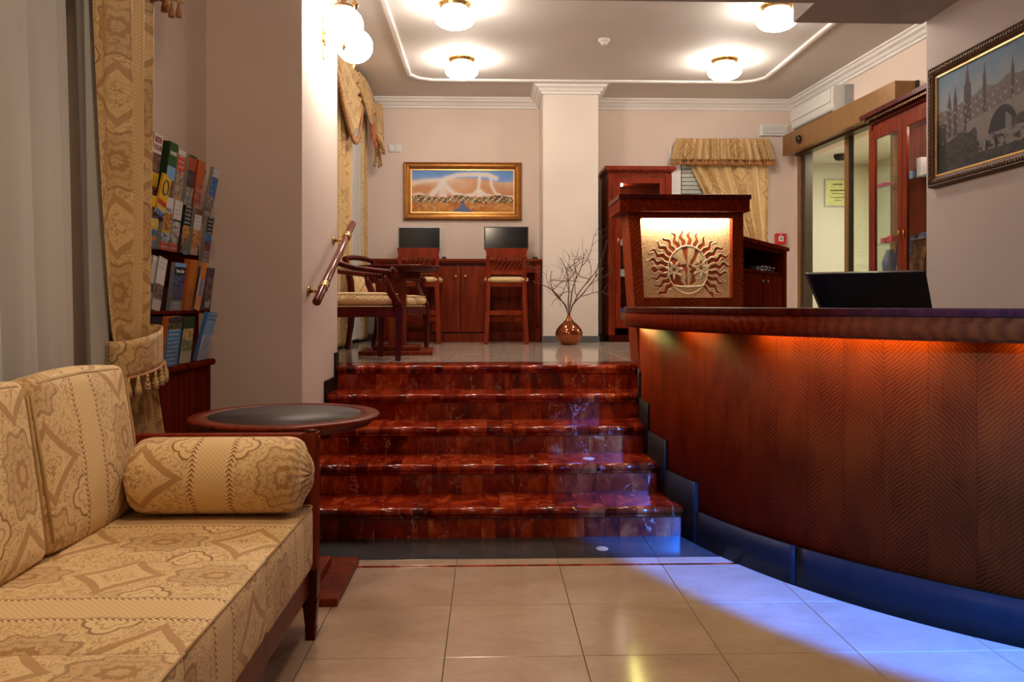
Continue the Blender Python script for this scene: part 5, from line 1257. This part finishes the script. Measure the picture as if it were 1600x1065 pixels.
brochure(yr(0)-0.005, z2_-0.005, [(0,.22,Ye,''),(.22,.40,(0.10,0.06,0.08),'p'),(.40,.62,Ye,'t'),(.62,.75,(0.06,0.20,0.32),'p'),(.75,.82,Or,''),(.82,1,(0.18,0.20,0.26),'')], 'leaflet with yellow bands in second row left', h=0.24)
yb_ = brochure(yr(0)+0.03, z2_+0.15, [(0,.62,Ye,''),(.62,.74,Rd,''),(.74,.88,Ye,'t'),(.88,1,(0.08,0.20,0.45),'p')], 'yellow leaflet with a dark blue ring, leaning out of second row', h=0.19, roll=-12, x=-1.52, d=0.01, side=(0.6,0.25,0.02))
MB().tube([(0.0115, 0.03*math.cos(a), 0.135+0.034*math.sin(a)) for a in [k*2*PI/24 for k in range(25)]], 0.003, 6, caps=False).build('ring_emblem', plain('navy_ink', (0.02,0.03,0.12), 0.5), yb_)
brochure(yr(1), z2_, [(0,.30,Wt,''),(.30,.62,(0.42,0.20,0.03),'p'),(.62,.66,Ye,''),(.66,.84,(0.35,0.45,0.55),'p'),(.84,1,(0.62,0.07,0.03),'t')], 'white headed leaflet with amber photo, second row', h=0.25, txt=[('PRAG', 0.026, 0.76, plain('grey_ink', (0.2,0.2,0.25), 0.5))])
brochure(yr(2)-0.03, z2_, [(0,.36,Wt,'t'),(.36,.40,Gr,''),(.40,.84,(0.45,0.42,0.42),'p'),(.84,1,(0.62,0.07,0.03),'t')], 'white leaflet with green line and pale cathedral photo, second row', h=0.25)
brochure(yr(3)-0.04, z2_, [(0,.40,K,'t'),(.40,.85,(0.55,0.26,0.05),'p'),(.85,1,Br,'p')], 'black headed leaflet with amber photo, second row', h=0.24, side=K)
brochure(yr(2)+0.055, z2_-0.012, [(0,.5,K,'t'),(.5,.8,K,'t'),(.8,1,(0.06,0.22,0.34),'')], 'small black card in front of second row', w=0.05, h=0.085, x=-1.511, d=0.004, lean=2)
brochure(yr(4)-0.04, z2_, [(0,.12,Br,''),(.12,.45,Wt,'t'),(.45,.85,(0.55,0.24,0.06),'p'),(.85,1,(0.55,0.40,0.26),'')], 'white and amber leaflet near right end of second row', h=0.24)
brochure(yr(5)-0.01, z2_-0.03, [(0,.36,K,'t'),(.36,.56,(0.04,0.20,0.55),'p'),(.56,.75,(0.25,0.06,0.04),'p'),(.75,1,(0.28,0.24,0.23),'t')], 'black headed leaflet with blue sky photo, right end of second row', h=0.25)
z3_ = 1.224
for i in range(5):
    brochure(3.60+i*0.042, z3_, [(0,.1,Wt,''),(.1,.48,(0.55,0.53,0.52),''),(.48,.68,(0.08,0.06,0.06),'p'),(.68,1,(0.48,0.40,0.42),'')] if i < 4 else [(0,.22,Wt,'t'),(.22,.5,Wt,''),(.5,.78,(0.20,0.14,0.10),'p'),(.78,1,(0.62,0.58,0.56),'')],
             ['white leaflet at the left end of the fanned stack, third row', 'second white leaflet of the fanned stack, third row', 'middle white leaflet of the fanned stack, third row', 'fourth white leaflet of the fanned stack, third row', 'foremost white leaflet with black lettering in the third row fan'][i], h=0.25, w=0.095, roll=-2.0*i-1, x=-1.575+0.008*i, d=0.006, lean=5)
brochure(4.00, z3_, [(0,.08,Sk,''),(.08,.26,K,''),(.26,.78,(0.05,0.07,0.16),'p'),(.78,1,(0.28,0.30,0.30),'t')], 'black ballet leaflet with blue figure, third row', w=0.14, h=0.235, side=(0.2,0.22,0.25), txt=[('Swan Lake', 0.024, 0.83, INKW)])
brochure(4.15, z3_, [(0,1,(0.50,0.16,0.02),'')], 'stack of plain orange leaflets in the third row', h=0.26, w=0.12, d=0.03, side=(0.5,0.12,0.02))
brochure(4.22, z3_, [(0,.35,Or,''),(.35,.72,(0.25,0.20,0.30),'m'),(.72,1,(0.62,0.28,0.10),'')], 'orange leaflet with oval blue picture tilting right, third row', h=0.25, w=0.075, roll=-8, x=-1.515, d=0.005)
brochure(4.40, z3_-0.002, [(0,.2,(0.10,0.04,0.10),'p'),(.2,.7,(0.16,0.08,0.08),'p'),(.7,1,(0.10,0.06,0.05),'')], 'dark concert leaflet with white lettering, right end of third row', h=0.235, w=0.11, side=(0.10,0.07,0.11), d=0.05, x=-1.575, txt=[('kéf', 0.060, 0.17, INKW)])
z4_ = 0.958
brochure(3.71, z4_, [(0,.45,K,''),(.45,.75,(0.40,0.22,0.20),'p'),(.75,1,(0.12,0.10,0.10),'')], 'black leaflet with pink figure, bottom row left', h=0.24, w=0.12, side=K)
brochure(3.91, z4_, [(0,.12,K,'p'),(.12,.26,(0.10,0.07,0.02),'p'),(.26,1,(0.05,0.22,0.50),'t')], 'black and bright blue programme leaflet, bottom row', h=0.24, w=0.17, side=(0.5,0.12,0.03), d=0.03)
brochure(4.12, z4_, [(0,.26,(0.03,0.06,0.02),''),(.26,.5,(0.45,0.33,0.12),'p'),(.5,.75,(0.20,0.24,0.10),'p'),(.75,1,(0.45,0.40,0.30),'')], 'dark green and cream leaflet, bottom row', h=0.235, w=0.15, side=(0.04,0.05,0.03))
bb_ = brochure(4.36, z4_, [(0,.22,(0.10,0.30,0.62),'t'),(.22,.45,(0.20,0.42,0.66),''),(.45,.8,(0.32,0.45,0.62),'m'),(.8,1,(0.45,0.50,0.62),'t')], 'light blue leaflet curling out at right end of bottom row', h=0.26, w=0.15, side=(0.06,0.2,0.5), lean=13, roll=-2)

# ================================================================ sofa
sf = thing('sofa', 'gold damask sofa with mahogany frame along the left wall', 'sofa', (-1.05, 2.1, 0)); sfo = Vector((-1.05, 2.1, 0))
SX0, SX1 = -1.36, -0.645; ST = 0.510; SE = 3.01
def rbox(x0, x1, y0, y1, z0, z1, r=0.03, puff=0.012, n=(14, 14, 8), uvm='top', uo=0, ry=None):
    ry = ry or r
    """soft box: subdivided faces pushed out a little, rounded edges"""
    b = MB(); cx, cy, cz = (x0+x1)/2, (y0+y1)/2, (z0+z1)/2; hx, hy, hz = (x1-x0)/2, (y1-y0)/2, (z1-z0)/2
    def sp(p):
        q = Vector((max(-hx+r, min(hx-r, p.x)), max(-hy+ry, min(hy-ry, p.y)), max(-hz+r, min(hz-r, p.z))))
        d = p-q; d.y *= r/ry
        if d.length > 1e-6: d = d.normalized()*r
        d.y *= ry/r
        o = q+d
        k = (1-(o.x/hx)**2)*(1-(o.y/hy)**2)
        if abs(p.z) >= hz-1e-6: o.z += math.copysign(puff*k, p.z)
        k = (1-(o.z/hz)**2)*(1-(o.y/hy)**2)
        if abs(p.x) >= hx-1e-6: o.x += math.copysign(puff*0.8*k, p.x)
        k = (1-(o.z/hz)**2)*(1-(o.x/hx)**2)
        if abs(p.y) >= hy-1e-6: o.y += math.copysign(puff*0.5*k, p.y)
        return o+Vector((cx, cy, cz))
    def side(f, nu, nv, flip, uvf): b.grid(lambda u, v: sp(f(u, v)), nu, nv, uvf, True, flip)
    def L(a): 
        return lambda u: -a+2*a*u
    nx, ny, nz = n; X, Y, Z = L(hx), L(hy), L(hz)
    def uvt(f):
        def g(u, v):
            p = f(u, v)
            if uvm == 'top':   # stripes run along x, pattern coordinate u along y ; wraps down the front
                return (uo+cy+p.y, (p.x+ (hz-p.z)*(1 if p.x > 0 else -1)))
            return (uo+cy+p.y, p.z+cz+(0 if abs(p.z) < hz else 0)+ (hx-p.x))
        return g
    for f, a, c_, fl in ((lambda u, v: Vector((X(u), Y(v), hz)), nx, ny, False), (lambda u, v: Vector((X(u), Y(v), -hz)), nx, ny, True),
                   (lambda u, v: Vector((hx, Y(u), Z(v))), ny, nz, False), (lambda u, v: Vector((-hx, Y(u), Z(v))), ny, nz, True),
                   (lambda u, v: Vector((X(u), -hy, Z(v))), nx, nz, False), (lambda u, v: Vector((X(u), hy, Z(v))), nx, nz, True)):
        side(f, a, c_, fl, uvt(f))
    return b
ys = [3.005, 2.375, 1.745, 1.115, 0.485]
for i in range(4):
    y1, y0 = ys[i], ys[i+1]; uo = [-2.77, -1.98, -1.4, -0.8][i]
    cch = rbox(SX0, SX1, y0+0.0002, y1-0.0002, 0.275, ST, 0.022, 0.006, (20, 20, 8), 'top', uo, 0.003).build('seat_cushion', DAM, sf, off=sfo)
    pp = [(SX1-0.006, y1-0.001, ST-0.006), (SX1-0.006, y0+0.001, ST-0.006)]
    if i == 0: pp = [(SX0+0.03, y1-0.002, ST-0.003), (SX1-0.015, y1-0.002, ST-0.003)]+[(SX1-0.006, y1-0.012, ST-0.006)]+pp[1:]
    MB().tube(pp, 0.0035, 6).build('piping', PIPE, cch, off=sfo)
    pp = [(SX0+0.03, y1-0.006, 0.285), (SX1-0.004, y1-0.02, 0.285), (SX1-0.004, y0+0.02, 0.285)]
for i in range(4):
    y1, y0 = ys[i]-0.0, ys[i+1]+0.0; zc, hgt = ST+0.004, 0.515; uo = [-2.66, -2.03, -1.4, -0.8][i]
    b = rbox(-0.055, 0.055, y0+0.004, y1-0.004, 0, hgt, 0.03, 0.022, (8, 22, 20), 'back', uo)
    Mx = Matrix.Translation((-1.318, 0, zc)) @ Matrix.Rotation(R(-8), 4, 'Y')
    b.v = [Mx @ v for v in b.v]
    bc_ = b.build('back_cushion', DAM, sf, off=sfo)
    pr = [(0.05, y0+0.02, 0.03), (0.054, y0+0.014, hgt*0.5), (0.05, y0+0.014, hgt-0.05), (0.046, y0+0.05, hgt-0.012), (0.046, (y0+y1)/2, hgt-0.004), (0.046, y1-0.05, hgt-0.012), (0.05, y1-0.014, hgt-0.05), (0.054, y1-0.014, hgt*0.5), (0.05, y1-0.02, 0.03)]
    MB().tube([Mx @ Vector(p) for p in pr], 0.0055, 6).build('piping', PIPE, bc_, off=sfo)
MB().box(SX0-0.02, SX1-0.02, 0.48, 3.0, 0.17, 0.275).build('seat_rail', MAH, sf, off=sfo, bevel=0.006)
MB().box(-1.515, -1.465, 0.48, 3.05, 0.17, 0.95).build('back_frame', MAH, sf, off=sfo, bevel=0.006)
# end frame at the far side: posts, rails
def post(y, front=True):
    x0 = -0.692
    b = MB().box(x0, x0+0.056, y, y+0.05, 0.26, 0.775)
    b.build('arm_post', MAH, sf, off=sfo, bevel=0.004)
    lg = MB(); prof = [(0.058, 0.26), (0.054, 0.20), (0.050, 0.14), (0.042, 0.045), (0.044, 0.04), (0.044, 0.0)]
    prof = [(0.036, 0.0), (0.036, 0.035), (0.041, 0.04), (0.036, 0.046), (0.052, 0.14), (0.056, 0.145), (0.056, 0.152), (0.051, 0.157), (0.056, 0.20), (0.056, 0.26)]
    n = 4; cxp, cyp = x0+0.028, y+0.025
    for s_, z in prof:
        for dx_, dy_ in ((-1, -1), (1, -1), (1, 1), (-1, 1)): lg.v.append(Vector((cxp+dx_*s_/2, cyp+dy_*s_/2, z)))
    for i in range(len(prof)-1):
        for k in range(4): l = (k+1) % 4; lg.face([i*4+k, i*4+l, (i+1)*4+l, (i+1)*4+k])
    lg.face([3, 2, 1, 0]); m_ = (len(prof)-1)*4; lg.face([m_, m_+1, m_+2, m_+3])
    lg.build('leg', MAHD, sf, off=sfo)
    MB().box(-1.49, x0, y+0.005, y+0.045, 0.735, 0.77).build('arm_rail', MAHR, sf, off=sfo, bevel=0.004); MB().box(-1.49, x0, y+0.01, y+0.04, 0.17, 0.25).build('lower_rail', MAHR, sf, off=sfo, bevel=0.004)
    MB().box(-1.49, x0, y+0.02, y+0.03, 0.25, 0.735).build('arm_panel', MAHD, sf, off=sfo)
    MB().box(-1.515, -1.465, y, y+0.05, 0, 0.17).build('leg', MAHD, sf, off=sfo)
    MB().lathe([(0.024, 0.0), (0.024, 0.006), (0.0001, 0.008)], (x0+0.028, y+0.025, 0.775), 12).build('post_cap', MAHD, sf, off=sfo)
    MB().tube([(x0+0.056, y+0.025, 0.745), (x0+0.061, y+0.025, 0.745)], 0.017, 14).build('rosette', MAHR, sf, off=sfo)
post(3.012); post(0.43)
# bolster
bo = thing('bolster_pillow', 'round gold damask bolster at the far end of the sofa', 'pillow', (-1.02, 2.862, ST+0.142)); 
br_ = 0.134; bx0, bx1 = -1.235, -0.650
def bol(u, v):
    # u around, v along
    x = bx0+(bx1-bx0)*v; e = min(v, 1-v)*(bx1-bx0); r_ = br_ if e > 0.06 else br_*(0.66+0.34*math.sqrt(max(0, 1-((0.06-e)/0.06)**2)))
    a = u*2*PI; r_ *= 1+0.002*math.sin(7*a+3)+0.035*math.sin(24*a)*max(0, 1-e/0.045)
    return (x+1.02, r_*math.cos(a), r_*math.sin(a)*(0.985))
MB().grid(bol, 144, 60, lambda u, v: (v*(bx1-bx0)-0.300, u*2*PI*br_+0.375), flip=True).build('cover', DAM, bo)
for sgn, xx in ((-1, bx0), (1, bx1)):
    b = MB(); nn = 48
    def capf(u, v, sgn=sgn, xx=xx):
        a = u*2*PI; r_ = br_*0.66*(1-v); pl_ = 0.006*math.sin(20*a)*math.sin(PI*min(1, v*1.1))
        return (xx+1.02+sgn*(0.03*math.sin(PI*v*0.5)+pl_), r_*math.cos(a), r_*math.sin(a))
    b.grid(capf, 96, 10, lambda u, v: (u*0.6, v*0.1), flip=(sgn > 0)).build('pleated_end', DAM, bo)
